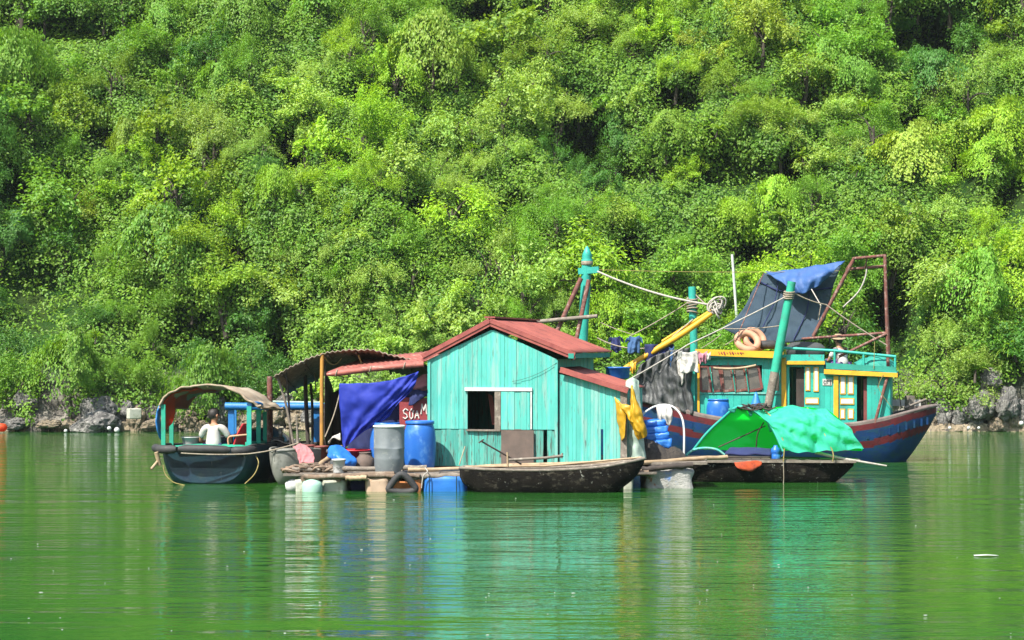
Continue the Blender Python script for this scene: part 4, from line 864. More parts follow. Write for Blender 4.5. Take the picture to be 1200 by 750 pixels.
mb = MB(); mb.tube(catmull([P(400, 453, 42.2), P(396, 470, 42.2), P(390, 490, 42.1), P(381, 512, 42.0)], 12), .014, 6); tag(mb.build('rope', M['rope']), 'rope slanting from the blue tarp corner down to the buckets', 'rope')
mb = MB(); mb.tube([P(316, 441, 44.3), P(316.5, 500, 44.3), (P(316, 560, 44.3).x, 44.3, -.5)], [.06, .065, .07], 10); tag(mb.build('mooring_pole', M['rust']), 'bare brown mooring pole standing left of the arched shelter', 'pole')
mb = MB(); mb.tube([P(348, 499, 41.6), P(349, 518, 41.6), P(350, 532, 41.6)], [.02, .032, .035], 8); mb.tube([P(347.5, 489, 41.6), P(348, 500, 41.6)], .01, 6); tag(mb.build('bollard_stick', M['greywood']), 'thin stick post with a tied rope between black engine and buckets', 'post')
# ================================================================= boats
def hull(name, fr, st, mats, parent, bands=None, nj=22, nu=40, capz=0, floor=None, rim=.045, thick=.05, ya=.55, zc=1.5):
    """st: (u, half beam, sheer z, keel z). Outer and inner skins with a gunwale between them."""
    us = [s[0] for s in st]; ctl = catmull([Vector((s[1], s[2], s[3])) for s in st], nu); cu = catmull([Vector((s[0], 0, 0)) for s in st], nu)
    mb = MB(); rings = []
    for i in range(nu+1):
        b, zs, zk = ctl[i]; b = max(b, .02); ring = []
        for j in range(-nj, nj+1):
            s_ = abs(j)/nj; sg = -1 if j < 0 else 1
            ring.append((sg*b*(1-(1-s_)**2)**ya, zk+(zs-zk)*s_**zc, zs))
        rings.append((cu[i].x, ring, b))
    n = 2*nj+1; vs = []; vi = []
    for u, ring, b in rings:
        vs += [fr.w(u, y, z) for y, z, zs in ring]
        k = max(0.0, (b-thick)/b); vi += [fr.w(u, y*k, max(z, zs-.42)+(.0 if abs(y) > b*.99 else 0)) for y, z, zs in ring]
    fs = []; ms = []
    o = len(mb.v)
    for i in range(nu):
        for j in range(n-1):
            zm = rings[i][1][j][2]-(rings[i][1][j][1]+rings[i][1][j+1][1])/2; mi = 0
            if bands:
                for lim, q in bands:
                    if zm < lim: mi = q; break
            mb.add([vs[i*n+j], vs[i*n+j+1], vs[(i+1)*n+j+1], vs[(i+1)*n+j]], [(0, 1, 2, 3)], mi, .5, True)
    mb.add(vi, [(i*n+j+1, i*n+j, (i+1)*n+j, (i+1)*n+j+1) for i in range(nu) for j in range(n-1)], len(mats)-1 if bands else 0, .3)
    for i in (0, nu):
        mb.add(vs[i*n:(i+1)*n], [tuple(range(n))], 0); mb.add(vi[i*n:(i+1)*n], [tuple(range(n))], 0)
    o = mb.build(name, mats, parent, weld=True)
    g = MB()
    for e in (0, n-1):
        g.tube([vs[i*n+e].lerp(vi[i*n+e], .5)+Vector((0, 0, .005)) for i in range(nu+1)], rim, 8)
    return o, g, rings

# ---------------- the fishing boat
X0, X1 = (640-600)/FPX*52.2, (1097-600)/FPX*50.2
BF = Frame(640, 52.2, math.degrees(math.atan2(50.2-52.2, X1-X0)))
def st_(fr, rows): return [(fr.u(px, -b), b, fr.z(px, py, -b), (-.5 if pk is None else fr.z(px, pk, -b*.1))) for px, py, b, pk in rows]
fb = thing('fishing_boat', BF.w(5.5, 0, 0), 'big blue and red fishing boat with turquoise and yellow cabin behind the hut', 'fishing boat')
rows = [(642, 449, .08, 505), (690, 456, .72, None), (747, 466, 1.1, None), (790, 478, 1.22, None), (834, 489, 1.3, None), (900, 497, 1.32, None), (960, 499, 1.28, None), (1000, 497, 1.24, None), (1035, 491, 1.14, None), (1062, 485, .74, 553), (1082, 479.5, .42, 520), (1097, 475.5, .04, 484)]
sts = st_(BF, rows); sts[-1] = (BF.u(1097, 0), .04, BF.z(1097, 475.5), BF.z(1093, 486)); sts[-2] = (sts[-1][0]-.28, .50, BF.z(1085, 478.5, -.4), BF.z(1082, 510, 0)); sts[-3] = (sts[-1][0]-.72, .92, BF.z(1064, 484, -.8), BF.z(1068, 540, 0))
h_, g_, rings = hull('hull', BF, sts, [M['boatblue'], M['boatred'], M['cap'], M['dark']], fb, bands=[(.05, 2), (.20, 1), (.44, 0), (.62, 1), (9, 0)], nj=40, nu=56, thick=.09, zc=1.25)
g_.build('gunwale', M['cap'], fb)
for i in range(14, 54, 2):
    u, ring, b = rings[i]; zs = ring[0][2]
    y_ = -b*1.005; mb = MB(); mb.beam(BF.w(u, y_+.01, zs-.23), BF.w(u, y_*.985+.01, zs-.41), .05, .012, up=(0, 1, 0)); mb.build('rib', M['boatblue'], fb)
mb = MB(); mb.grid(lambda a, b: BF.w(.6+a*(sts[-1][0]-1.1), (b-.5)*2*(1.0 if .12 < a < .9 else .55), .52+.35*(a*2-1)**4), 30, 6); mb.build('deck', M['greywood'], fb, solid=.04)
CD = -.98
def cu(px): return BF.u(px, CD)
def cz(px, py): return BF.z(px, py, CD)
cab = [(813, 920, 421, None), (920, 966, 426, None), (966, 1043, 439, None)]
zd = .80
zt1, zt2, zt3 = cz(866, 419), cz(940, 427), cz(1004, 440)
wh = (cu(819), cu(893), cz(856, 459), cz(856, 428))
mb = MB(); planked(mb, BF, CD, cu(813), cu(919), zd, lambda u: zt1, [wh, (cu(906), cu(913), cz(909, 458), cz(909, 438))], .16, .035, .004, 31, jig=.002); mb.build('cabin_wall', M['tq'], fb)
mb = MB(); planked(mb, BF, CD, cu(921), cu(966), zd, lambda u: zt2, [(cu(925), cu(942.5), zd+.02, cz(933, 430))], .14, .035, .004, 32, jig=.002); mb.build('cabin_wall', M['tq'], fb)
mb = MB(); planked(mb, BF, CD, cu(966), cu(1043), zd, lambda u: zt3, [(cu(1004), cu(1016), zd+.02, cz(1010, 441))], .14, .035, .004, 33, jig=.002); mb.build('cabin_wall', M['tq'], fb)
for (a, b, zt_) in ((813, 966, min(zt1, zt2)), (966, 1043, zt3)):     # far wall with the same openings left as windows
    mb = MB(); hs = [(cu(a)+.35, cu(a)+.75, 1.25, zt_-.25)] if a == 813 else []
    planked(mb, BF, .95, cu(a), cu(b), zd, lambda u: zt_, hs, .2, .035, .004, 35); mb.build('cabin_wall', M['tq'], fb)
for u_ in (cu(813), cu(966), cu(1043)):
    z_ = zt1 if u_ < cu(960) else zt3; mb = MB(); fbox(mb, BF, u_-.02, u_+.02, CD+.04, .95, zd, z_); mb.build('cabin_wall', M['tq'], fb)
# roofs
mb = MB(); fbox(mb, BF, cu(809), cu(921), CD-.16, 1.12, zt1, zt1+.07); mb.build('cabin_roof', M['tq'], fb)
mb = MB(); mb.hexa([BF.w(cu(816), CD-.20, cz(818, 416)), BF.w(cu(917), CD-.20, cz(918, 420)), BF.w(cu(917), CD-.165, cz(918, 420)), BF.w(cu(816), CD-.165, cz(818, 416)), BF.w(cu(816), CD-.20, cz(818, 409)), BF.w(cu(917), CD-.20, cz(918, 412)), BF.w(cu(917), CD-.165, cz(918, 412)), BF.w(cu(816), CD-.165, cz(818, 409))])
fas = mb.build('fascia', M['yellow'], fb); fas['label'] = 'yellow edge board over the wheelhouse windows'
mb = MB()
for k, px in enumerate([842, 845, 848, 851.5, 855, 858, 861, 864, 867.5, 870]):
    h = [3, 2.4, 3.2, 2, 3, 2.6, 1.6, 1.4, 1.6, 1.2][k]; a, b = BF.ray(px, 413.8-h/2, CD-.205), BF.ray(px+1.5, 413.8+h/2, CD-.205); mb.tube([a, b], .010+.005*(k % 3), 5)
mb.build('lettering', M['signred'], fas)
mb = MB(); fbox(mb, BF, cu(816), cu(917), -.75, 1.0, zt1+.072, zt1+.14); mb.build('roof_boards', M['yellow'], fb)
mb = MB(); fbox(mb, BF, cu(921.5), cu(966), CD-.12, 1.1, zt2, zt2+.10); mb.build('cabin_roof', M['tq'], fb)
mb = MB(); fbox(mb, BF, cu(922), cu(967), CD-.15, CD-.122, cz(944, 427), cz(944, 423)); mb.build('fascia', M['yellow'], fb)
mb = MB(); fbox(mb, BF, cu(966.5), cu(1051), CD-.12, 1.1, zt3, zt3+.09); mb.build('cabin_roof', M['tq'], fb)
mb = MB(); mb.hexa([BF.w(cu(966), CD-.16, cz(966, 438)), BF.w(cu(1052), CD-.16, cz(1052, 442)), BF.w(cu(1052), CD-.122, cz(1052, 442)), BF.w(cu(966), CD-.122, cz(966, 438)), BF.w(cu(966), CD-.16, cz(966, 432.5)), BF.w(cu(1052), CD-.16, cz(1052, 437)), BF.w(cu(1052), CD-.122, cz(1052, 437)), BF.w(cu(966), CD-.122, cz(966, 432.5))])
mb.build('fascia', M['yellow'], fb)
mb = MB(); mb.hexa([BF.w(cu(968), CD-.10, cz(966, 432)), BF.w(cu(1050), CD-.10, cz(1050, 436)), BF.w(cu(1050), CD-.07, cz(1050, 436)), BF.w(cu(968), CD-.07, cz(966, 432)), BF.w(cu(968), CD-.10, cz(966, 425)), BF.w(cu(1050), CD-.10, cz(1050, 430)), BF.w(cu(1050), CD-.07, cz(1050, 430)), BF.w(cu(968), CD-.07, cz(966, 425))]); mb.build('bulwark', M['tqdark'], fb)
for (a, b, zt_) in ((916, 921.5, zt1+.02), (977, 982.5, zt3-.01)):
    mb = MB(); fbox(mb, BF, cu(a), cu(b), CD-.06, CD-.005, zd-.05, zt_); mb.build('pillar', M['yellow'], fb)
mb = MB(); fbox(mb, BF, cu(817.5), cu(820), CD-.05, CD-.005, zd-.05, zt1-.02); mb.build('pillar', M['yellow'], fb)
mb = MB(); fbox(mb, BF, cu(808), cu(815), CD-.12, CD+.0, zd-.1, zt1); mb.build('pillar', M['tq'], fb)
mb = MB(); fbox(mb, BF, cu(815), cu(919), CD-.03, CD-.005, cz(860, 461.5), cz(860, 459.5)); mb.build('sill', M['hut'], fb)
# wheelhouse windows: frames lean
xs = [820, 833, 846, 860, 875, 892]
for k in range(5):
    a, b = xs[k]+.6, xs[k+1]-1.2; ln = 4.0; y0, y1 = 429.5, 458.5
    q = [BF.ray(a+ln*.3, y1, CD-.02), BF.ray(b+ln*.3+1, y1-.8*k, CD-.02), BF.ray(b-ln*.6, y0, CD+.01), BF.ray(a-ln*.3, y0, CD+.01)]
    mb = MB()
    for i in range(4): mb.beam(q[i], q[(i+1) % 4], .055, .045, up=(0, 1, 0))
    wf = mb.build('window', M['rust' if k in (2, 3) else 'brownred'], fb); vd = BF.V.to_3d()*.02
    mb = MB(); mb.poly([p_+vd for p_ in q], BF.V.to_3d()*.008); mb.build('pane', M['glassdark'], wf)
for x_ in (834.5, 860.5, 876): mb = MB(); mb.tube([BF.ray(x_-2.5, 430, CD-.03), BF.ray(x_+1.5, 459, CD-.05)], .018, 6); mb.build('window_bar', M['tqdark'], fb)
mb = MB(); mb.tube(sag(BF.ray(836, 431, CD-.16), BF.ray(886, 428, CD-.12), .05), .03, 7); mb.build('rolled_blind', M['bamboo'], fb)
mb = MB(); fbox(mb, BF, cu(906), cu(913), CD+.02, CD+.03, cz(909, 458), cz(909, 438)); mb.build('pane', M['glassdark'], fb)
def panel(par, a, b, y0, y1):
    mb = MB(); z0, z1 = cz((a+b)/2, y1), cz((a+b)/2, y0); fbox(mb, BF, cu(a), cu(b), CD-.028, CD-.006, z0, z1)
    f = mb.build('panel_frame', M['yellow'], par); mb = MB(); e = .024; fbox(mb, BF, cu(a)+e, cu(b)-e, CD-.036, CD-.0285, z0+e, z1-e); mb.build('panel', M['white'], f) if par is fb else None
    if par is not fb: f2 = MB(); fbox(f2, BF, cu(a)+e, cu(b)-e, CD-.036, CD-.0285, z0+e, z1-e); f2.build('white_panel', M['white'], par)
for (da, db, ps, zt_) in ((943.5, 960, ((944, 949.5, 430, 458), (953.5, 959.5, 430, 459), (943.8, 959.5, 466, 473.5)), zt2-.08), (983.5, 1002.5, ((984.5, 991, 440.5, 462), (993.5, 1000.5, 441, 462), (984.5, 1001, 466.5, 474), (984.5, 990.5, 479, 491), (993.5, 1000.5, 479, 491)), zt3-.03)):
    mb = MB(); fbox(mb, BF, cu(da), cu(db), CD-.03+.025, CD+.0-.001, zd, zt_); dr = mb.build('door', M['tq'], fb)
    for p_ in ps: panel(dr, *p_)
for (da, db, zt_) in ((925, 942.5, cz(933, 430)), (1004, 1016, cz(1010, 441))):   # open leaf standing inside the doorway
    mb = MB(); fbox(mb, BF, cu(da)+.16, cu(db)-.0, CD+.10, CD+.13, zd, zt_-.05); mb.build('inner_door', M['brownred'] if da > 1000 else M['dark'], fb)
pl = MB(); fbox(pl, BF, cu(964), cu(975), CD-.02, CD-.006, cz(969, 451.5), cz(969, 444)); pl = pl.build('number_plate', M['cloth_white'], fb)
mb = MB()
for k, (a, sh_) in enumerate(((965.3, 'C'), (968, 'N'), (972, 'I'))):
    def q(x, y): return BF.ray(a+x*2.2, 450-y*4, CD-.024)
    for seg in {'C': [[(.9, .9), (.3, 1), (0, .5), (.3, 0), (.9, .1)]], 'N': [[(0, 0), (0, 1), (.9, 0), (.9, 1)]], 'I': [[(.2, 1), (.8, 1), (.5, .5), (.8, 0), (.2, 0)]]}[sh_]: mb.tube([q(x, y) for x, y in seg], .010, 5)
mb.build('lettering', M['ink'], pl)
# roof railing
mb = MB(); rr = [((914, 407.5), (978, 411)), ((978, 411), (1050, 418))]
for a, b in rr: mb.tube([BF.ray(*a, CD), BF.ray(*b, CD)], .035, 8)
for x_, y0, y1 in ((978, 411, 431), (916, 408, 423), (1049, 418, 434), (1012, 414.5, 432)): mb.tube([BF.ray(x_, y0, CD), BF.ray(x_, y1, CD)], .03, 8)
mb.build('rail', M['tq'], fb)
mb = MB(); fbox(mb, BF, cu(921), cu(966), CD-.06, CD-.03, zt2+.1, zt2+.24); mb.build('bulwark', M['tq'], fb)
# masts, booms, gantry, ropes
def pole(name, pts, r, mt, lb=None, n=12, par=fb):
    mb = MB(); mb.tube(pts, r, n); o = mb.build(name, M[mt], par)
    if lb: o['label'] = lb
    return o
mt_ = BF.ray(688, 297, 0); 
mst = pole('mast', catmull([BF.ray(688, 299, 0), BF.ray(686, 340, 0), BF.ray(683, 400, 0), BF.ray(682, 455, 0)], 8), .125, 'tq', 'tall turquoise foremast with crossed head')
mb = MB(); mb.lathe([(0, 0), (.11, 0), (.13, .12), (.15, .18), (.10, .24), (.13, .3), (.08, .42), (.04, .5), (0, .54)], BF.ray(688, 313, 0), 18); mb.build('mast_head', M['tq'], mst)
mb = MB(); mb.beam(BF.ray(678, 318, -.05), BF.ray(702, 316, -.05), .14, .16); mb.build('crosstree', M['tq'], mst)
mb = MB(); mb.lathe([(.135, 0), (.15, .03), (.15, .09), (.135, .12)], BF.ray(688, 311, 0), 16); mb.build('lashing', M['rope'], mst)
pole('stay', [BF.ray(681, 326, -.3), BF.ray(652, 390, -.5)], .06, 'rust'); pole('stay', [BF.ray(690, 328, -.3), BF.ray(674, 405, -.6)], .055, 'rust')
pole('stay', [BF.ray(625, 377.5, -.6), BF.ray(660, 374, -.6), BF.ray(700, 370.5, -.6)], .05, 'greywood', 'pale horizontal pole lashed across the stays')
pole('mast', [BF.ray(811, 336, -.3), BF.ray(813, 400, -.3), BF.ray(814, 486, -.3)], .095, 'tq', 'short turquoise mast before the wheelhouse')
mb = MB()
for k in range(5): c = BF.ray(811.3, 350+k*4, -.3); mb.tube([c+Vector((.13*math.cos(a), .13*math.sin(a), .03*math.sin(a+k))) for a in [i*math.pi/8 for i in range(16)]], .022, 5, closed=True)
mb.build('lashing', M['rope'], fb)
lp = pole('spar', [BF.ray(928, 330, -1.25), BF.ray(917, 388, -1.25), BF.ray(908, 436, -1.3)], [.10, .105, .11], 'jade', 'leaning green spar with bare grey foot'); pole('spar_foot', [BF.ray(908, 436, -1.3), BF.ray(899, 482, -1.35)], [.108, .10], 'greywood', None, par=lp)
mb = MB()
for k in range(4): c = BF.ray(925.2-k*.5, 342+k*2.4, -1.25); mb.tube([c+Vector((.125*math.cos(a), .125*math.sin(a), .02*math.sin(a))) for a in [i*math.pi/8 for i in range(16)]], .02, 5, closed=True)
mb.build('lashing', M['rope'], lp)
bm1 = pole('boom', catmull([BF.ray(720, 439, -1.0), BF.ray(760, 415, -1.0), BF.ray(800, 391, -1.0), BF.ray(834, 367, -1.0)], 10), [.055, .06, .068, .072, .075, .078, .078, .076, .072, .068, .06], 'yellow', 'long yellow boom rising to the right')
pole('boom', [BF.ray(776, 400, -.8), BF.ray(833, 364, -.9)], .035, 'yellow', 'thin second yellow boom')
mb = MB(); c = BF.ray(838, 361, -.95); r_ = random.Random(3)
for k in range(9):
    ax = Vector((r_.uniform(-1, 1), r_.uniform(-1, 1), r_.uniform(-1, 1))).normalized(); x_ = ax.orthogonal().normalized(); y_ = ax.cross(x_); rad = r_.uniform(.12, .24); cc = c+Vector((r_.uniform(-.1, .1), 0, r_.uniform(-.12, .1)))
    mb.tube([cc+x_*rad*math.cos(a)+y_*rad*.7*math.sin(a) for a in [i*math.pi/9 for i in range(18)]], .02, 5, closed=True)
mb.build('rope_coil', M['whiterope'], fb)
def rope(pts, r, mt='rope', nm='rigging_rope'): mb = MB(); mb.tube(pts, r*.66, 6); return mb.build(nm, M[mt], fb)
B_ = lambda px, py, d=-.6: BF.ray(px, py, d)
rope(sag(B_(700, 318, -.1), B_(838, 358, -.9), .12, 16), .042, 'whiterope'); rope(sag(B_(700, 316, -.1), B_(1000, 317, .3), .05, 20), .012, 'yrope')
rope(sag(B_(738, 394, -.6), B_(810, 352, -.3), .03), .025); rope(sag(B_(838, 362, -.9), B_(815, 345, -.3), .05), .025)
rope(sag(B_(926, 345, -1.35), B_(806, 404, -1.25), .02, 16)+sag(B_(806, 404, -1.25), B_(733, 447, -1.3), .02)[1:], .028, 'whiterope')
rope(sag(B_(930, 343, -1.2), B_(968, 357, -.8), .04)+sag(B_(968, 357, -.8), B_(1040, 405, -.8), .03)[1:], .025)
rope(sag(B_(812, 374, -.9), B_(722, 444, -1.1), .05), .022, 'whiterope'); rope(sag(B_(700, 396, -.3), B_(800, 393, -.6), .30, 18), .028)
rope(sag(B_(704, 378, -.2), B_(742, 392, -.6), .02), .015); rope(sag(B_(848, 385, -.8), B_(918, 381, -1.2), .04), .02)
rope(sag(B_(845, 392, -.8), B_(822, 408, -.9), .02), .018); rope(sag(B_(895, 320, .2), B_(862, 400, -.7), -.02), .02, 'rust'); rope(sag(B_(862, 396, -.7), B_(850, 404, -.7), .01), .018)
rope(sag(B_(951, 339, -.4), B_(962, 358, -.7), .0), .022, 'whiterope'); rope(sag(B_(962, 358, -.7), B_(959, 375, -.7), .0), .018)
rope(catmull([B_(1016, 312, 0), B_(1014, 325, 0), B_(1006, 342, 0), B_(988, 360, 0)], 12), .03, 'whiterope'); rope(sag(B_(1025, 400, -1.1), B_(1024, 432, -1.1), 0), .012, 'yrope')
rope(catmull([B_(1052, 436, -1.1), B_(1053, 455, -1.1), B_(1056, 478, -.8)], 10), .018, 'dark'); rope(catmull([B_(1035, 439, -1.15), B_(1030, 455, -1.15), B_(1045, 478, -1.1)], 10), .01, 'yrope')
gp = [([(1037, 299, -.7), (1039, 370, -.75), (1041, 438, -.8)], .055), ([(1041, 438, -1.05), (1025, 496, -1.15)], .05), ([(1001, 303, .1), (975, 352, .1), (953, 394, .1)], .06), ([(1000, 303, .1), (1038, 299.5, -.7)], .05), ([(992, 315.5, .4), (1037, 312, -.3)], .05),
      ([(992, 316, .4), (1001, 303, .1)], .045), ([(1016, 302, -.2), (1014, 314, 0)], .03), ([(940, 397, .1), (1040, 390, -.7)], .045), ([(1039, 391, -.8), (983, 418, -.9)], .045), ([(1037, 302, .6), (1043, 437, .7)], .045)]
gt = MB()
for pts, r in gp: gt.tube([BF.ray(*q) for q in pts], r*.76, 8)
gt.build('gantry', M['rust'], fb)['label'] = 'rusty pipe gantry over the stern'
mb = MB(); a = BF.ray(1046, 474, .9); b = BF.ray(1076, 470, .5); mb.box(a.lerp(b, .5), ((b-a).length, .06, .16), BF.a); mb.build('stern_board', M['cloth_white'], fb)
mb = MB(); mb.box(BF.ray(1066, 472, -.1), (.16, .2, .35), .4); mb.tube([BF.ray(1060, 478, -.5), BF.ray(1085, 468, 0)], .03, 6); mb.build('bitt', M['greywood'], fb)

# things on the fishing boat
def lying(bmx, p0, rot): pass
sn = MB(); sn.cloth([[B_(895, 319, .5), B_(918, 322, .45), B_(945, 330, .4), B_(985, 312, .4)], [B_(880, 345, .3), B_(912, 350, .35), B_(945, 352, .3), B_(972, 350, .3)], [B_(862, 372, .1), B_(897, 378, .2), B_(935, 378, .2), B_(966, 372, .2)], [B_(848, 386, -.1), B_(880, 402, .1), B_(918, 404, .1), B_(953, 397, .1)]], 34, 30, .07, 3, seed=2)
snet = thing('shade_net', B_(905, 402, .1), 'dark slate shade net stretched between the boom tip and the rusty gantry', 'shade net'); sn.build('net_sheet', M['slate'], snet, solid=.008)
for a, b, c in (((913, 322), (908, 352), (893, 385)), ((948, 330), (946, 362), (930, 398))): mb = MB(); mb.tube(catmull([B_(*a, .28), B_(*b, .2), B_(*c, .05)], 14), .014, 5); mb.build('cord', M['cloth_navy'], snet)
mb = MB(); mb.tube(catmull([B_(890, 330, .35), B_(915, 341, .3), B_(945, 341, .25), B_(976, 337, .25)], 14), .02, 5)
mb.build('cord', M['cloth_navy'], snet)
mb = MB(); mb.cloth([[B_(897, 318, .4), B_(930, 315, .2), B_(960, 311, .1), B_(992, 306, .2)], [B_(903, 322, .2), B_(926, 330, -.1), B_(955, 325, -.2), B_(985, 311, .1)], [B_(915, 330, .1), B_(935, 343, -.2), B_(950, 339, -.2), B_(976, 318, .1)]], 36, 22, .05, 5, seed=7, fold=lambda a, b: Vector((0, .05*math.sin(a*30)*b, -.05*b*abs(math.sin(a*9)))))
tag(mb.build('awning', M['capblue'], solid=.008), 'faded blue cloth draped over the top edge of the shade net', 'awning')
for k, (px, py, d, rz, rx) in enumerate(((876, 400, -.5, 10, 52), (884, 398, -.2, 25, 62))):
    c = BF.ray(px, py, d); Mx = Matrix.Rotation(R(rz), 3, 'Z')@Matrix.Rotation(R(rx), 3, 'X')@Matrix.Rotation(R(20), 3, 'Z'); mb = MB()
    mb.tube([c+Mx@Vector((.26*math.cos(a), .26*math.sin(a), 0)) for a in [i*math.pi/16 for i in range(32)]], .085, 12, closed=True)
    o = mb.build('rubber_ring', M['peach'])
    tag(o, ['front peach rubber ring leaning on the wheelhouse roof', 'peach rubber ring behind the front one on the wheelhouse roof'][k], 'ring')
c = BF.ray(898, 404, .1); mb = MB(); mb.tube([c+Vector((.38*math.cos(a), .38*math.sin(a), 0)) for a in [i*math.pi/16 for i in range(32)]], .11, 12, closed=True); tag(mb.build('tyre', M['black']), 'black tyre lying flat on the wheelhouse roof by the peach rings', 'tyre')
mb = MB(); a, b = BF.ray(922, 408, -.4), BF.ray(966, 408, -.4); a.z = b.z = zt2+.31; mb.tube(catmull([a, a.lerp(b, .3)+Vector((0, 0, .03)), a.lerp(b, .7)+Vector((0, 0, .02)), b], 12), [.12, .17, .2, .21, .215, .22, .22, .22, .21, .21, .2, .17, .12], 18); tag(mb.build('rolled_mat', M['charcoal']), 'dark grey rolled mat lying behind the turquoise rail', 'mat')
mb = MB(); mb.cloth([[B_(1003, 425, .2), B_(1025, 419, .2), B_(1048, 424, .2)], [B_(1003, 428, -.2), B_(1025, 417, -.3), B_(1048, 426, -.2)], [B_(1003, 436, -.6), B_(1025, 430, -.7), B_(1048, 438, -.6)]], 26, 20, .09, 7); tag(mb.build('net_heap', M['tqdark'], solid=.02), 'dark green net heaped on the aft cabin roof', 'net heap')
bt = barrel(842, BF.ray(842, 480, -1.0).y+.1, .29, .62, 'bluebarrel', 'barrel', 'blue barrel on the fishing boat deck under the wheelhouse windows', zb=BF.z(842, 497, -.95))
c = BF.ray(886, 478, -1.25); mb = MB(); mb.lathe([(0, 0), (.15, 0), (.13, .08), (.06, .28), (.02, .38), (0, .39)], c, 18); tag(mb.build('funnel', M['bluepaint']), 'small blue cone by the foot of the leaning green spar', 'cone')
# sheeting and washing between hut and wheelhouse
mb = MB(); mb.cloth([[B_(748, 428, -1.15), B_(765, 417, -1.15), B_(785, 412, -1.15), B_(808, 408, -1.15)], [B_(744, 448, -1.2), B_(764, 446, -1.1), B_(788, 444, -1.2), B_(811, 440, -1.15)], [B_(740, 467, -1.2), B_(764, 473, -1.25), B_(788, 478, -1.2), B_(811, 487, -1.2)]], 44, 30, .07, 6, fold=lambda a, b: Vector((0, .05*math.sin(a*38+2*math.sin(b*4)), 0))); tag(mb.build('sheeting', M['blackcloth'], solid=.008), 'wrinkled black plastic sheeting hung between hut and wheelhouse', 'sheeting')
def garment(name, mt, lb, c, px, py, w_, h_, Y, kind='shirt', seed=0):
    mb = MB(); q = lambda a, b, dy=0: P(px+a, py+b, Y+dy)
    if kind == 'shirt':
        mb.cloth([[q(-w_*.3, 0), q(0, h_*.05), q(w_*.3, -h_*.03)], [q(-w_*.33, h_*.5, .05), q(0, h_*.5, -.05), q(w_*.3, h_*.5, .03)], [q(-w_*.36, h_, 0), q(0, h_*1.03, -.04), q(w_*.34, h_*.97, .05)]], 18, 18, .04, 9, seed=seed, fold=lambda a, b: Vector((0, .035*math.sin(a*15+b*4)*b, -.03*b*math.sin(a*8+seed))))
        for s_ in (-1, 1): mb.cloth([[q(s_*w_*.28, h_*.0), q(s_*w_*.45, h_*.08)], [q(s_*w_*.32, h_*.3, .03), q(s_*w_*.55, h_*.45, .04)]], 8, 8, .03, 9, seed=seed+s_)
    elif kind == 'trousers':
        for s_ in (-1, 1): mb.cloth([[q(min(s_, 0)*w_*.5, 0), q(max(s_, 0)*w_*.5, 0)], [q(s_*w_*.25-w_*.22, h_*.5), q(s_*w_*.25+w_*.22, h_*.5)], [q(s_*w_*.3-w_*.16, h_*(1 if s_ > 0 else .72), .04), q(s_*w_*.3+w_*.16, h_*(1 if s_ > 0 else .7))]], 8, 18, .04, 8, seed=seed, fold=lambda a, b: Vector((0, .03*math.sin(a*9+b*5), 0)))
    else:
        mb.cloth([[q(-w_/2, 0), q(0, 2), q(w_/2, -1)], [q(-w_*.45, h_*.5, .05), q(0, h_*.55, -.05), q(w_*.4, h_*.5)], [q(-w_*.3, h_, 0), q(0, h_*1.06), q(w_*.45, h_*.9, .05)]], 18, 18, .04, 9, seed=seed, fold=lambda a, b: Vector((0, .04*math.sin(a*17+b*3)*b, -.04*b*math.sin(a*7+seed))))
    return tag(mb.build(name, M[mt], solid=.006), lb, c, 'washing hung between hut and wheelhouse')
garment('shirt', 'cloth_blue', 'faded blue shirt on the line nearest the hut roof', 'shirt', 743, 394, 20, 19, 50.5)
garment('trousers', 'cloth_navy', 'dark navy trousers hanging over the yellow boom', 'trousers', 773, 404, 34, 42, 50.6, 'trousers', 3)
garment('shirt', 'cloth_navy', 'small dark top hanging left of the navy trousers', 'shirt', 722, 395, 17, 16, 51.6, 'shirt', 4)
garment('cloth', 'cloth_blue', 'pale blue rag hanging right of the navy trousers', 'cloth', 787, 407, 6, 22, 50.4, 'cloth', 5)
garment('shirt', 'cloth_white', 'white shirt hanging in front of the turquoise mast', 'shirt', 808, 412, 30, 24, 50.0, 'shirt', 6)
garment('cloth', 'cloth_white', 'long cream cloth hanging left of the turquoise mast', 'cloth', 799, 409, 17, 40, 50.3, 'cloth', 7)
garment('cloth', 'cloth_pink', 'rose towel at the corner of the wheelhouse roof', 'cloth', 823, 411, 11, 14, 49.9, 'cloth', 8)
garment('cloth', 'cloth_white', 'short white cloth right of the rose towel', 'cloth', 830, 412, 7, 10, 49.8, 'cloth', 9)
garment('cloth', 'yellow', 'yellow rag tied to the lower boom end', 'cloth', 741, 424, 9, 13, 50.2, 'cloth', 10)
c = P(724, 444, 44.3); mb = MB(); mb.lathe([(0, 0), (.22, 0), (.25, .03), (.26, .22), (.28, .23), (.28, .26), (0, .26)], c, 26); tag(mb.build('tub', M['bluebarrel']), 'blue tub just above the red lean-to roof edge', 'tub')

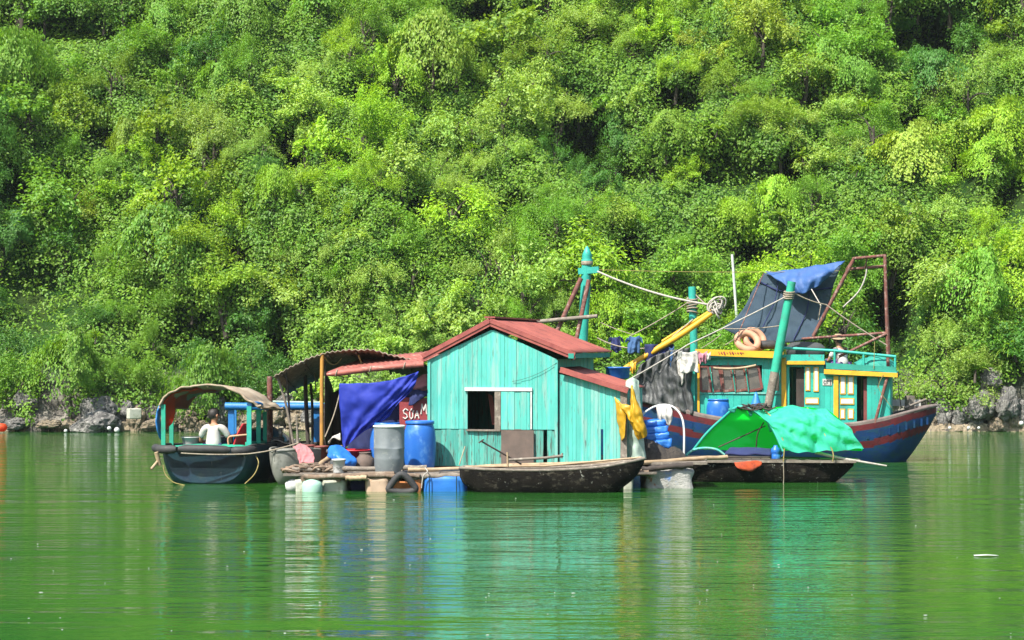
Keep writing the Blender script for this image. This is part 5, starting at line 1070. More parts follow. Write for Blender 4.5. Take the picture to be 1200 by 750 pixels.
# ---------------- right of the hut: raincoat, sack, net, bundle, hoop
mb = MB(); mb.cloth([[P(733, 447, 41.2), P(741, 443, 41.15), P(750, 448, 41.2)], [P(730, 480, 41.1), P(740, 480, 40.95), P(751, 482, 41.1)], [P(733, 512, 41.0), P(743, 512, 40.85), P(753, 512, 41.0)], [P(737, 540, 40.95), P(747, 540, 40.8), P(757, 538, 40.95)]], 16, 34, .05, 7); tag(mb.build('sack', M['sack'], solid=.02), 'long pale green woven sack hanging at the hut corner', 'sack')
mb = MB(); mb.cloth([[P(720.5, 465, 40.8), P(723, 468, 40.78), P(726, 471, 40.75)], [P(722, 484, 40.8), P(727, 485, 40.66), P(733, 486, 40.7)], [P(725, 503, 40.8), P(728, 501, 40.7), P(732, 498, 40.65)], [P(728, 518, 40.8), P(729, 517, 40.75), P(731, 514, 40.65)]], 14, 24, .03, 9, seed=1)
mb.cloth([[P(723, 469, 40.74), P(731, 475, 40.66), P(740, 476, 40.62)], [P(727, 477, 40.7), P(734, 484, 40.6), P(744, 484, 40.6)], [P(733, 487, 40.68), P(739, 494, 40.58), P(748, 497, 40.6)]], 14, 14, .05, 9, seed=3)
mb.cloth([[P(741, 452, 40.75), P(742, 452, 40.7), P(743, 453, 40.7)], [P(739, 474, 40.65), P(743, 473, 40.56), P(749, 475, 40.65)], [P(737, 490, 40.65), P(744, 492, 40.53), P(754, 494, 40.6)], [P(742, 507, 40.65), P(749, 510, 40.56), P(757, 509, 40.6)], [P(748, 517, 40.65), P(752, 516, 40.6), P(757, 513, 40.6)]], 18, 34, .05, 9, seed=5, fold=lambda a, b: Vector((0, .03*math.sin(a*14)*b, 0))); tag(mb.build('raincoat', M['raincoat'], solid=.014), 'yellow oilskin raincoat hung up to dry at the hut corner', 'raincoat')
mb = MB(); r_ = random.Random(5)
for k, (a_, b_, y0, y1, Yk) in enumerate(((754, 779, 491.5, 500.5, 41.95), (753, 782, 500, 508, 41.8), (755, 783, 507.5, 515, 41.75), (757, 786, 514.5, 525, 41.7))):
    bm = bmesh.new(); bmesh.ops.create_cube(bm, size=1); bmesh.ops.subdivide_edges(bm, edges=bm.edges, cuts=9, use_grid_fill=True)
    A, B = P(a_, (y0+y1)/2+1.5, Yk), P(b_, (y0+y1)/2-1.2, Yk); c_ = A.lerp(B, .5); h_z = (y1-y0)/FPX*Yk; vs = []
    for v in bm.verts:
        p_ = v.co.copy(); e = max(abs(p_.y), abs(p_.z)); rr_ = 1-.25*max(0, abs(p_.y)+abs(p_.z)-.72)
        q = c_+(B-A)*p_.x+Vector((0, .55*p_.y*rr_, h_z*1.05*p_.z*rr_)); vs.append(q+mnoise.noise_vector(q*7)*.03+mnoise.noise_vector(q*17)*.015)
    mb.add(vs, [tuple(v.index for v in f.verts) for f in bm.faces], 0, .5, True); bm.free()
tag(mb.build('bundle', M['skytarp']), 'bright blue folded tarpaulin bundle beside the black net heap', 'tarp bundle')
def heap_mesh(name, px0, px1, pyt, Y, dep, z0, mt, lb, cat, seed):
    a, b = P(px0, 500, Y), P(px1, 500, Y); zt_ = P(px0, pyt, Y).z; mb = MB()
    def fn(u, v):
        x = a.x+(b.x-a.x)*u; y = Y+dep*v; e = max(0, math.sin(math.pi*u)*math.sin(math.pi*v))**.55; return Vector((x, y, z0+(zt_-z0)*e*(1+.3*mnoise.noise(Vector((x*2.5, y*2.5, seed))))+.05*mnoise.noise(Vector((x*9, y*9, seed)))*e))
    mb.grid(fn, 44, 30); return tag(mb.build(name, M[mt]), lb, cat)
heap_mesh('net_heap', 742, 790, 515, 41.0, .8, DK-.02, 'net', 'heap of black fishing net between raincoat and blue bundle', 'net heap', 3)
heap_mesh('net_heap', 768, 812, 524, 41.0, .8, DK-.02, 'net', 'lower brown net heap under the blue bundle', 'net heap', 9)
mb = MB(); mb.tube(catmull([P(750, 512, 41.9), P(751, 490, 41.9), P(762, 479, 41.9), P(776, 474.5, 41.9), P(789, 477, 41.8), P(798, 487, 41.7), P(801.5, 503, 41.6), P(801.5, 534, 41.5)], 36), .022, 8); tag(mb.build('hoop', M['whiteplastic']), 'bent white pipe hoop standing over the blue bundle', 'hoop')
mb = MB(); mb.cloth([[P(769, 476, 41.82), P(775, 474, 41.8), P(781, 474, 41.8), P(786, 475, 41.8)], [P(770, 484, 41.75), P(775, 485, 41.7), P(781, 486, 41.7), P(788, 484, 41.7)], [P(771, 491, 41.8), P(776, 493, 41.72), P(783, 497, 41.72), P(788, 490, 41.75)]], 20, 18, .03, 10, seed=21, fold=lambda a, b: Vector((0, .04*math.sin(a*19)*b, -.05*b*abs(math.sin(a*6))))); tag(mb.build('cloth', M['cloth_white'], solid=.014), 'white cloth hung over the bent pipe hoop', 'cloth')
mb = MB(); mb.box(P(788, 541, 41.3), (1.3, 1.2, .05), 0); tag(mb.build('landing_board', M['greywood']), 'weathered landing board between net heap and green tent boat', 'board')

# ---------------- sampan before the hut
SF = Frame(537, 39.75, -2)
sp = thing('sampan', SF.w(1.8, 0, 0), 'black weathered wooden sampan moored in front of the turquoise hut', 'sampan')
sr = [(539, 549, .10, 560), (547, 549, .26, 570), (575, 550.5, .38, None), (620, 551.5, .43, None), (665, 550.5, .43, None), (705, 547.5, .38, None), (733, 542.5, .26, 569), (747, 539.5, .13, 556), (755, 537.5, .03, 542)]
ss = [(SF.u(px, 0), b, SF.z(px, py, -b), -.16 if pk is None else SF.z(px, pk)) for px, py, b, pk in sr]
h_, g_, rg_ = hull('hull', SF, ss, [M['tar']], sp, nu=44, thick=.04, rim=.03, ya=.5, zc=1.2); g_.build('gunwale', M['greywood'], sp)
mb = MB(); mb.grid(lambda a, b: SF.w(ss[1][0]+.15+(ss[-3][0]-ss[1][0]-.3)*a, (b-.5)*.66*math.sin(math.pi*(.12+.76*a)), .16), 20, 4); mb.build('bottom_boards', M['greywood'], sp, solid=.02)
for px in (580, 640, 695): mb = MB(); u_ = SF.u(px, 0); fbox(mb, SF, u_-.06, u_+.06, -.37, .37, .33, .36); mb.build('thwart', M['greywood'], sp)
mb = MB(); mb.tube([SF.ray(545, 547, .2), SF.ray(640, 546, .25), SF.ray(752, 536, .1)], .022, 6); mb.build('rubbing_rail', M['bamboo'], sp)
mb = MB(); mb.tube([P(596, 539, 39.6), P(640, 536.5, 39.6), P(660, 534, 39.6)], .028, 7); mb.tube([P(658, 537, 39.6), P(659, 531, 39.6)], .02, 6); tag(mb.build('oar', M['greywood']), 'grey pole lying level across the sampan', 'oar')
mb = MB(); mb.tube([P(564, 517, 39.45), P(611, 544, 39.7)], .017, 7); mb.beam(P(561, 519, 39.45), P(567, 515, 39.45), .05, .03); tag(mb.build('anchor_hook', M['dark']), 'thin dark hooked pole leaning up out of the sampan', 'hook')
mb = MB(); mb.tube([P(594.5, 530, 39.6), P(595, 547, 39.6)], .02, 6); tag(mb.build('thole_pin', M['bamboo']), 'short upright peg where the oar crosses the hooked pole', 'peg')
mb = MB(); mb.tube([P(545, 523, 40.4), P(538, 545, 40.3)], .01, 5); tag(mb.build('stick', M['bamboo']), 'thin pale stick leaning on the hut wall near the blue barrel', 'stick')
mb = MB(); mb.tube(catmull([P(498, 548, 39.7), P(501, 553, 39.6), P(496, 558, 39.6), P(494, 572, 39.6)], 14), .012, 5); tag(mb.build('rope', M['whiterope']), 'pale rope tied round the log above the blue wrapped float', 'rope')

# ---------------- tent boat
TF = Frame(803, 42.7, -2)
tb = thing('sampan', TF.w(1.8, 0, 0), 'dark wooden sampan carrying a green tarpaulin tent', 'sampan')
tr_ = [(806, 538, .36, None), (830, 538.5, .46, None), (880, 539.5, .50, None), (930, 540, .48, None), (965, 540, .38, None), (985, 540, .24, 560), (1000, 539.5, .10, 546)]
ts = [(TF.u(px, 0), b, TF.z(px, py, -b), -.16 if pk is None else TF.z(px, pk)) for px, py, b, pk in tr_]
h_, g_, _ = hull('hull', TF, ts, [M['tar']], tb, nu=36, thick=.05, rim=.03, ya=.5, zc=1.15); g_.build('gunwale', M['dark'], tb)
zt_b = TF.z(900, 537)
mb = MB()
for k in range(17):
    u_ = ts[0][0]+.05+k*.2; mb.box(TF.w(u_, 0, zt_b-.04), (.18, .86, .03), TF.a, 0, rnd.random())
mb.build('deck_boards', M['greywood'], tb)
mb = MB(); mb.beam(TF.ray(800, 540.5, -.53), TF.ray(1003, 541, -.45), .05, .05); mb.build('rubbing_strake', M['greywood'], tb)
mb = MB(); mb.beam(TF.ray(962, 538.5, -.1), TF.ray(1006, 538.5, -.1), .5, .035); mb.build('end_board', M['greywood'], tb)
mb = MB(); mb.tube([TF.ray(955, 530, -.35), TF.ray(990, 538, -.4), TF.ray(1039, 546, -.4)], [.035, .03, .018], 7); tag(mb.build('oar', M['whiterope']), 'pale oar sticking out past the right end of the green tent boat', 'oar')
# tent
g1 = [(812, 526), (838, 499), (866, 477.5)]
top_ = [(866, 477.5), (900, 479), (935, 477), (966, 479)]
def T_(px, py, d): return TF.ray(px, py, d)
mb = MB(); mb.cloth([[T_(866, 477, .05), T_(895, 478.5, .02), T_(930, 477, .02), T_(968, 479, .05)], [T_(846, 492, .3), T_(890, 492, .32), T_(935, 492, .32), T_(985, 495, .3)], [T_(828, 509, .42), T_(882, 509, .44), T_(940, 509, .44), T_(998, 512, .42)], [T_(812, 527, .5), T_(875, 528, .5), T_(945, 528, .5), T_(1010, 528, .48)]], 40, 26, .03, 5, seed=3)
tent = thing('tarp_tent', TF.w(1.8, 0, zt_b), 'green tarpaulin tent with its left half open, glowing bright green inside', 'tent')
mb.build('back_sheet', M['tentback'], tent)
mb = MB(); mb.cloth([[T_(866, 477, .05), T_(900, 478.5, .02), T_(935, 476.5, .02), T_(968, 479, .05)], [T_(888, 484, -.22), T_(915, 487, -.26), T_(948, 485, -.28), T_(979, 485, -.2)], [T_(904, 499, -.38), T_(930, 503, -.42), T_(960, 501, -.44), T_(997, 503, -.34)], [T_(917, 528, -.5), T_(945, 530, -.52), T_(978, 529, -.5), T_(1011, 526, -.42)]], 60, 46, .075, 5.5, seed=8, fold=lambda a, b: Vector((0, -.045*math.sin(b*9+a*17)*math.sin(math.pi*a)*b-.025*math.sin(b*23-a*19)*b, -.02*math.sin(a*8))))
mb.build('front_sheet', M['greentarp'], tent)
mb = MB(); mb.cloth([[T_(968, 479, .05), T_(969, 479, .05)], [T_(982, 489, -.12), T_(985, 495, .3)], [T_(996, 506, -.3), T_(998, 512, .42)], [T_(1011, 526, -.42), T_(1010, 528, .48)]], 12, 20, .02, 4, seed=9); mb.build('end_sheet', M['greentarp'], tent)
mb = MB(); mb.tube(catmull([T_(812, 528, .5), T_(828, 508, .42), T_(846, 491, .3), T_(866, 476.5, .05), T_(888, 484.5, -.13), T_(904, 500, -.33), T_(918, 529, -.51)], 40), .028, 8); mb.build('hoop', M['tq'], tent)
mb = MB(); mb.tube([T_(842, 524, .35), T_(897, 499, .3)], .015, 6); mb.tube(catmull([T_(886, 526, .2), T_(888, 508, .1), T_(895, 495, 0)], 8), .014, 6); mb.build('strut', M['dark'], tent)
mb = MB()
for (px, py, w_, h_) in ((880, 479, 6, 9), (903, 492, 6, 14), (858, 478, 8, 5)):
    mb.cloth([[T_(px-w_/2, py, -.02), T_(px+w_/2, py, -.02)], [T_(px-w_/2, py+h_*.5, -.02), T_(px+w_/2, py+h_*.5, 0)], [T_(px-w_*.2, py+h_, 0), T_(px+w_*.3, py+h_, 0)]], 6, 6, .03, 9)
mb.build('flap', M['tqdark'], tent, solid=.01)
mb = MB(); mb.tube(catmull([T_(896, 481, -.02), T_(907, 492, -.28), T_(915, 510, -.45), T_(919, 522, -.53), T_(918, 541, -.56)], 20), .014, 6); mb.tube(catmull([T_(946, 478, 0), T_(956, 490, -.2), T_(966, 508, -.42), T_(976, 530, -.56), T_(976, 541, -.55)], 20), .014, 6); mb.build('tie_rope', M['yrope'], tent)
mb = MB(); r_ = random.Random(6); 
for k in range(16):
    c = T_(r_.uniform(874, 902), r_.uniform(476, 482), r_.uniform(-.1, .1)); c.z += .03; rad = r_.uniform(.06, .14)
    mb.tube([c+Vector((rad*1.5*math.cos(a), rad*math.sin(a), .03*math.sin(2*a+k))) for a in [i*math.pi/7 for i in range(14)]], .013, 5, closed=True)
tag(mb.build('rope_pile', M['dark']), 'coil of dark rope on the ridge of the green tent', 'rope pile')
c = T_(909, 536, -.15); c.z = zt_b-.02; jg = thing('jug', c, 'small blue plastic jug standing in the opening of the green tent', 'jug'); mb = MB(); mb.lathe([(0, 0), (.09, 0), (.10, .03), (.10, .1), (.085, .12), (.10, .14), (.10, .2), (.08, .24), (.045, .27), (.04, .30), (0, .30)], c, 24); mb.build('body', M['bluebarrel'], jg)
mb = MB(); mb.tube(catmull([c+Vector((.09, 0, .22)), c+Vector((.15, 0, .18)), c+Vector((.14, 0, .09)), c+Vector((.095, 0, .05))], 12), .012, 6); mb.build('handle', M['bluebarrel'], jg)
mb = MB(); mb.cloth([[T_(855, 527, .1), T_(880, 526, .1), T_(905, 527, .1)], [T_(850, 532, -.2), T_(880, 533, -.25), T_(903, 533, -.2)]], 20, 10, .04, 6); tag(mb.build('bedding', M['cloth_navy'], solid=.05), 'dark blue bedding on the floor of the green tent', 'bedding')
mb = MB(); mb.cloth([[T_(861, 541, -.54), T_(875, 540, -.56), T_(894, 541, -.55)], [T_(864, 547, -.57), T_(877, 549, -.58), T_(892, 546, -.56)], [T_(870, 551, -.54), T_(880, 552, -.55), T_(888, 548, -.54)]], 16, 12, .03, 9); tag(mb.build('cloth', M['dullorange'], solid=.008), 'orange cloth hanging over the dark side of the tent boat', 'cloth')
mb = MB(); mb.tube(catmull([T_(804, 534, -.3), T_(812, 527.5, -.3), T_(826, 525, -.3), T_(840, 527, -.3), T_(849, 533, -.3)], 20), .045, 9, flat=.6); tag(mb.build('curved_plank', M['hut']), 'curved turquoise plank at the left end of the tent boat', 'plank')
mb = MB(); mb.tube([T_(918, 541, -.57), T_(918.5, 560, -.57), T_(918, 568, -.57)], .01, 5); tag(mb.build('rope', M['rope']), 'thin rope hanging down the dark side of the tent boat', 'rope')
# ================================================================= left-hand boats
def skinned(name, nodes, edges, mt, parent, sub=2, root=0):
    off = Vector((0, 0, 0)); q = parent
    while q is not None: off += q.location; q = q.parent
    bm = bmesh.new(); ly = bm.verts.layers.skin.verify(); vs = []
    for (p_, r) in nodes:
        v = bm.verts.new(Vector(p_)-off); v[ly].radius = (r, r) if not isinstance(r, tuple) else r; vs.append(v)
    vs[root][ly].use_root = True
    for a, b in edges: bm.edges.new((vs[a], vs[b]))
    me = bpy.data.meshes.new(name); bm.to_mesh(me); bm.free(); o = bpy.data.objects.new(name, me); COL.objects.link(o); o.parent = parent; me.materials.append(mt)
    s_ = o.modifiers.new('skin', 'SKIN'); s_.use_smooth_shade = True; s_.branch_smoothing = .6
    d = o.modifiers.new('sub', 'SUBSURF'); d.levels = sub; d.render_levels = sub
    return o
def figure(c, yaw, label, shirt, trousers, hat=None, lean=.06, crouch=False, look=.5):
    """seated person; local frame: +y is the way the person faces"""
    Mz = Matrix.Rotation(yaw, 3, 'Z'); W_ = lambda x, y, z: Vector(c)+Mz@Vector((x, y, z))
    t_ = thing('person', c, label, 'person')
    ly = lean
    N_ = [(W_(0, 0, .10), (.13, .11)), (W_(0, ly*.3, .25), (.12, .10)), (W_(0, ly*.7, .42), (.135, .105)), (W_(0, ly, .54), (.07, .07)), (W_(0, ly*1.1, .61), (.052, .052)), (W_(0, ly*1.2+.01, .70), (.085, .095)), (W_(0, ly*1.2+.015, .79), (.078, .088)), (W_(0, ly*1.2+.01, .85), (.045, .05))]
    E_ = [(i, i+1) for i in range(7)]
    def chain(pts, start):
        k = start
        for p_, r in pts: N_.append((p_, r)); E_.append((k, len(N_)-1)); k = len(N_)-1
        return k
    body_end = None; arms = []
    for s_ in (-1, 1):
        k = chain([(W_(s_*.17, ly, .50), .062), (W_(s_*.25, ly+.04, .36), .045), (W_(s_*.28, ly+.10, .24), .038), (W_(s_*.23, ly+.24, .19), .032), (W_(s_*.18, ly+.33, .17), .026), (W_(s_*.165, ly+.38, .165), (.034, .02))], 3)
        arms.append(k)
        for f in range(4):
            a = (f-1.5)*.022; L_ = [.055, .065, .06, .045][f]
            chain([(W_(s_*.165+a, ly+.38+.035, .160), .010), (W_(s_*.165+a*1.15, ly+.38+.035+L_*.6, .150), .009), (W_(s_*.165+a*1.2, ly+.38+.03+L_, .125), .007)], k)
        chain([(W_(s_*.165-s_*.035, ly+.38, .155), .011), (W_(s_*.165-s_*.055, ly+.405, .14), .009)], k)
    for s_ in (-1, 1):
        kz = .30 if not crouch else .36
        chain([(W_(s_*.10, .03, .09), .10), (W_(s_*.15, .25, .16), .08), (W_(s_*.17, .42, kz*.7), .062), (W_(s_*.16, .50, .06), .05), (W_(s_*.15, .56, -.14), .038), (W_(s_*.15, .62, -.17), .034), (W_(s_*.16, .72, -.18), .026)], 0)
    b = skinned('body', N_, E_, M['skin'], t_, 2)
    # clothes as slightly wider shells on the same skeleton
    SN = [(W_(0, 0, .08), (.165, .14)), (W_(0, ly*.3, .25), (.155, .13)), (W_(0, ly*.7, .40), (.165, .13)), (W_(0, ly, .53), (.10, .085))]; SE = [(0, 1), (1, 2), (2, 3)]
    for s_ in (-1, 1):
        n0 = len(SN); SN += [(W_(s_*.17, ly, .495), .078), (W_(s_*.235, ly+.03, .39), .066), (W_(s_*.262, ly+.055, .31), .062)]; SE += [(3, n0), (n0, n0+1), (n0+1, n0+2)]
    skinned('shirt', SN, SE, shirt, t_, 2)
    TN_ = [(W_(0, .0, .06), (.155, .135))]; TE = []
    for s_ in (-1, 1):
        n0 = len(TN_); kz = .30 if not crouch else .36
        TN_ += [(W_(s_*.11, .05, .08), .115), (W_(s_*.15, .25, .16), .095), (W_(s_*.17, .42, kz*.7), .078), (W_(s_*.16, .50, .05), .066)]; TE += [(0, n0), (n0, n0+1), (n0+1, n0+2), (n0+2, n0+3)]
    skinned('trousers', TN_, TE, trousers, t_, 2)
    # head details
    hc = W_(0, ly*1.2+.01, .745); Ml = Mz@Matrix.Rotation(look, 3, 'Z')
    mb = MB()
    def hp(a, b_):
        th = a*2*math.pi; ph = b_*math.pi*(.66-.14*math.sin(th)); p_ = Vector((.098*math.sin(ph)*math.cos(th), .112*math.sin(ph)*math.sin(th)-.012, .118*math.cos(ph)+.012))
        if p_.y > .045 and p_.z < .06: p_ *= .86
        return hc+Ml@(p_*(1+.05*mnoise.noise(p_*30)))
    mb.grid(hp, 28, 14); mb.build('hair', M['hair'], t_)
    mb = MB()
    for s_ in (-1, 1): mb = MB(); mb.lathe([(0, -.01), (.018, -.008), (.026, 0), (.018, .008), (0, .01)], hc+Ml@Vector((s_*.096, .0, -.02)), 10, M=Ml@Matrix.Rotation(R(90), 3, 'Y'), sx=1.35); mb.build('ear', M['skin'], t_)
    mb = MB()
    mb.lathe([(0, -.02), (.016, -.012), (.010, .03), (0, .035)], hc+Ml@Vector((0, .112, -.02)), 8, M=Ml)
    mb.build('nose', M['skin'], t_)
    mb = MB()
    for s_ in (-1, 1): mb.lathe([(0, -.008), (.012, 0), (0, .008)], hc+Ml@Vector((s_*.034, .098, .0)), 8, M=Ml)
    mb.lathe([(0, -.005), (.022, 0), (0, .005)], hc+Ml@Vector((0, .096, -.062)), 8, M=Ml); mb.build('eyes_and_mouth', M['ink'], t_)
    if hat: mb = MB(); mb.lathe([(.19, -.005), (.18, .005), (.105, .02), (.10, .06), (.085, .09), (0, .10)], hc+Vector((0, 0, .06)), 24, M=Matrix.Rotation(R(12), 3, 'X')); mb.build('hat', hat, t_)
    return t_

LF = Frame(243, 42.0, 82)      # u runs away from the camera, d to the left
lb_ = thing('arched_boat', LF.w(2, 0, 0), 'navy tub-shaped boat under an arched canvas canopy at the far end of the float', 'boat')
ls = [(-.10, .86, .74, .02), (.05, .97, .78, -.12), (.5, 1.03, .77, -.3), (1.6, 1.05, .72, -.3), (2.8, 1.0, .72, -.3), (3.9, .72, .78, -.28), (4.7, .32, .88, -.1), (5.1, .03, .96, .3)]
h_, g_, _ = hull('hull', LF, ls, [M['navy']], lb_, nu=40, thick=.06, rim=.03, ya=.42, zc=1.35); g_.build('gunwale', M['black'], lb_)
mb = MB(); mb.grid(lambda a, b: LF.w(.1+4.0*a, (b-.5)*1.75*(1 if a < .7 else 1-(a-.7)*2.2), .44), 10, 6); mb.build('deck', M['tqdark'], lb_, solid=.03)
# fat black foam fender rolls round the stern rim
def lrim(px, py, Y): return P(px, py, Y)
for pts, lb in (([P(180, 524.5, 42.1), P(190, 526.5, 41.8), P(207, 526.5, 41.68)], 'fat rounded end of the black fender'), ([P(209, 526, 41.68), P(243, 526.5, 41.62), P(270, 527.5, 41.66)], None), ([P(271, 528, 41.68), P(288, 528, 41.72), P(299, 527, 42.0)], None)):
    mb = MB(); mb.tube(catmull(pts, 14), [.05, .075]+[.088]*11+[.075, .05], 12); o = mb.build('fender_roll', M['black'], lb_)
    if lb: o['label'] = lb
mb = MB(); mb.cloth([[P(206, 522, 42.3), P(240, 520.5, 42.2), P(286, 521.5, 42.3)], [P(204, 523.5, 41.85), P(240, 522.5, 41.8), P(288, 524, 41.85)]], 24, 8, .015, 5); mb.build('stern_cover', M['jade'], lb_, solid=.02)
# posts
def lpost(px, py0, py1, Y, w_, mt): mb = MB(); a, b = P(px, py0, Y), P(px, py1, Y); mb.beam(b, a, w_, w_*.7, up=(0, 1, 0)); mb.build('post', M[mt], lb_)
lpost(191.5, 474, 524, 41.95, .085, 'jade'); lpost(201, 478, 524, 42.9, .085, 'jade'); lpost(292, 476, 527, 41.95, .095, 'tq'); lpost(303, 480, 530, 42.9, .09, 'jade'); lpost(310.5, 482, 530, 43.9, .08, 'jade')
mb = MB(); a = P(291, 517, 42.0); b = P(313, 515, 44.2); mb.poly([P(289, 518, 41.95), P(312, 516, 44.0), P(312, 530, 44.0), P(302, 545, 42.9), P(289, 540, 41.95)], (-.03, .0, 0)); mb.build('side_panel', M['jade'], lb_)
# canopy: arched canvas from left post over to right, running back 2.4 m
ca_ = [(187, 475), (193, 465), (205, 457.5), (222, 453), (243, 451), (265, 454), (283, 463), (297, 473), (306, 476)]
cf = catmull([P(a, b, 41.9) for a, b in ca_], 48); cf = [v+Vector((0, .08*mnoise.noise(Vector((i*.35, 1, 2))), .045*mnoise.noise(Vector((i*.3, 4, 2))))) for i, v in enumerate(cf)]; cbk = [v+Vector((.22, 2.3, -.10)) for v in cf]
mb = MB(); mb.grid(lambda a, b: cf[int(round(a*48))].lerp(cbk[int(round(a*48))], b)+Vector((0, 0, -.05*math.sin(math.pi*b*2)**2+.025*mnoise.noise(Vector((a*7, b*5, 2))))), 48, 20, flip=True); cn = mb.build('canopy', M['canvas'], lb_, solid=.025)
mb = MB(); mb.tube([v+Vector((0, -.01, 0)) for v in cf], .022, 7); mb.build('hem', M['canvas'], cn)
fi = 20
mb = MB(); mb.grid(lambda a, b: (cf[int(round(a*fi))].lerp(cbk[int(round(a*fi))], .03+b*.9))+Vector((.02, 0, -.045-.03*math.sin(a*9))), fi, 12); mb.build('lining', M['orange'], cn, solid=.01)
mb = MB(); mb.cloth([[P(191, 474, 42.0), P(197, 466, 42.1), P(206, 461, 42.4)], [P(194, 488, 42.1), P(199, 486, 42.3), P(205, 482, 42.6)], [P(193, 506, 42.1), P(196, 502, 42.3), P(202, 496, 42.6)]], 14, 18, .03, 7); mb.build('side_curtain', M['orange'], lb_, solid=.012)
mb = MB(); mb.cloth([[P(188, 476, 41.95), P(190, 474, 42.3)], [P(184, 490, 41.9), P(187, 490, 42.3)], [P(184.5, 505, 41.95), P(188, 507, 42.3)], [P(187, 514, 42.0), P(190, 516, 42.3)]], 8, 20, .05, 7); mb.build('side_curtain', M['bluepaint'], lb_, solid=.03)['label'] = 'rolled blue outer curtain'
mb = MB(); mb.tube(catmull([P(292, 474.5, 41.95), P(302, 474, 42.4), P(313, 478, 43.6)], 12), .06, 9); mb.build('eaves_roll', M['bluepaint'], lb_)
for k in (0, 24, 48): mb = MB(); mb.tube([cf[k]+Vector((0, 0, -.04)), cbk[k]+Vector((0, 0, -.04))], .02, 6); mb.build('ridge_pole', M['bamboo'], lb_)
mb = MB(); mb.tube(catmull([P(300, 534, 41.9), P(303, 543, 41.75), P(298, 556, 41.6), P(287, 567, 41.55)], 14), .011, 6); tag(mb.build('rope', M['yrope']), 'yellowish rope looping from the green panel to the water', 'rope')
mb = MB(); mb.tube(sag(P(212, 531, 41.5), P(290, 532, 41.6), .02)+sag(P(290, 532, 41.6), P(350, 519, 41.5), .03)[1:], .016, 6); tag(mb.build('mooring_rope', M['rope']), 'pale mooring rope stretched from the arched boat to the stick post', 'rope')
mb = MB(); mb.tube(catmull([P(191, 545, 41.75), P(194, 556, 41.7), P(203, 565, 41.65), P(218, 569, 41.62)], 12), .010, 6); tag(mb.build('rope', M['yrope']), 'yellow rope sagging along the lower side of the navy hull', 'rope')
mb = MB(); mb.tube([P(177, 550, 41.6), P(186, 539, 41.8)], .03, 7); mb.tube([P(183, 530, 41.75), P(187, 545, 41.8)], .045, 8); tag(mb.build('tiller', M['bamboo']), 'short pale tiller stick poking from the side of the arched boat', 'tiller')
bucket(224, 521, 42.5, .20, .18, 'whiteplastic', 'low white bucket on the stern of the arched boat', zb=P(224, 522, 42.5).z, handle=False)
figure(P(250, 527, 42.12)+Vector((0, 0, -.10)), R(-8), 'person in a white t-shirt with black hair sitting with back turned in the arched boat', M['cloth_white'], M['cloth_navy'], look=-.75, lean=.05).scale = (1.12, 1.12, 1.1)
# red plastic chair in the boat
rc_ = thing('chair', P(281, 524, 42.35), 'red plastic armchair beside the seated person in the arched boat', 'chair')
zc_ = P(281, 524, 42.35).z-.35; cx_, cyy = P(281, 524, 42.35).x, 42.35
mb = MB(); mb.box((cx_, cyy, zc_+.35), (.42, .42, .03)); mb.build('seat', M['red'], rc_)
mb = MB(); mb.cloth([[(cx_-.12, cyy-.2, zc_+.36), (cx_+.14, cyy+.1, zc_+.36)], [(cx_-.04, cyy-.2, zc_+.6), (cx_+.2, cyy+.1, zc_+.6)], [(cx_+.08, cyy-.18, zc_+.84), (cx_+.24, cyy+.08, zc_+.84)]], 8, 10, 0); mb.build('backrest', M['red'], rc_, solid=.025)
for s_ in (-1, 1): mb = MB(); mb.tube(catmull([(cx_+.22, cyy+s_*.21, zc_+.62), (cx_, cyy+s_*.23, zc_+.60), (cx_-.2, cyy+s_*.21, zc_+.56), (cx_-.2, cyy+s_*.2, zc_+.36)], 14), .02, 7); mb.build('armrest', M['peach'] if s_ < 0 else M['red'], rc_)
for sx in (-1, 1):
    for sy in (-1, 1): mb = MB(); mb.beam((cx_+sx*.2, cyy+sy*.19, zc_+.02), (cx_+sx*.18, cyy+sy*.18, zc_+.34), .04); mb.build('leg', M['red'], rc_)

# grey boat
GF = Frame(322, 41.6, 62)
gb = thing('rowing_boat', GF.w(1.5, 0, 0), 'small grey boat with its blunt bow towards the water, between arched boat and buckets', 'boat')
gs = [(0, .05, .66, .40), (.18, .26, .70, .0), (.6, .46, .71, -.15), (1.2, .56, .66, -.2), (2.2, .58, .62, -.2), (3.0, .42, .62, -.1)]
h_, g_, _ = hull('hull', GF, gs, [M['greyhull']], gb, nu=26, thick=.04, rim=.028, ya=.62, zc=1.0); g_.build('gunwale', M['greyhull'], gb)
mb = MB(); mb.grid(lambda a, b: GF.w(.03+1.6*a, (b-.5)*2*(.03+.52*min(1, a*1.6)**.7), .68-.05*a+.05*(1-(2*b-1)**2)), 14, 10); mb.build('foredeck', M['greyhull'], gb, solid=.02)

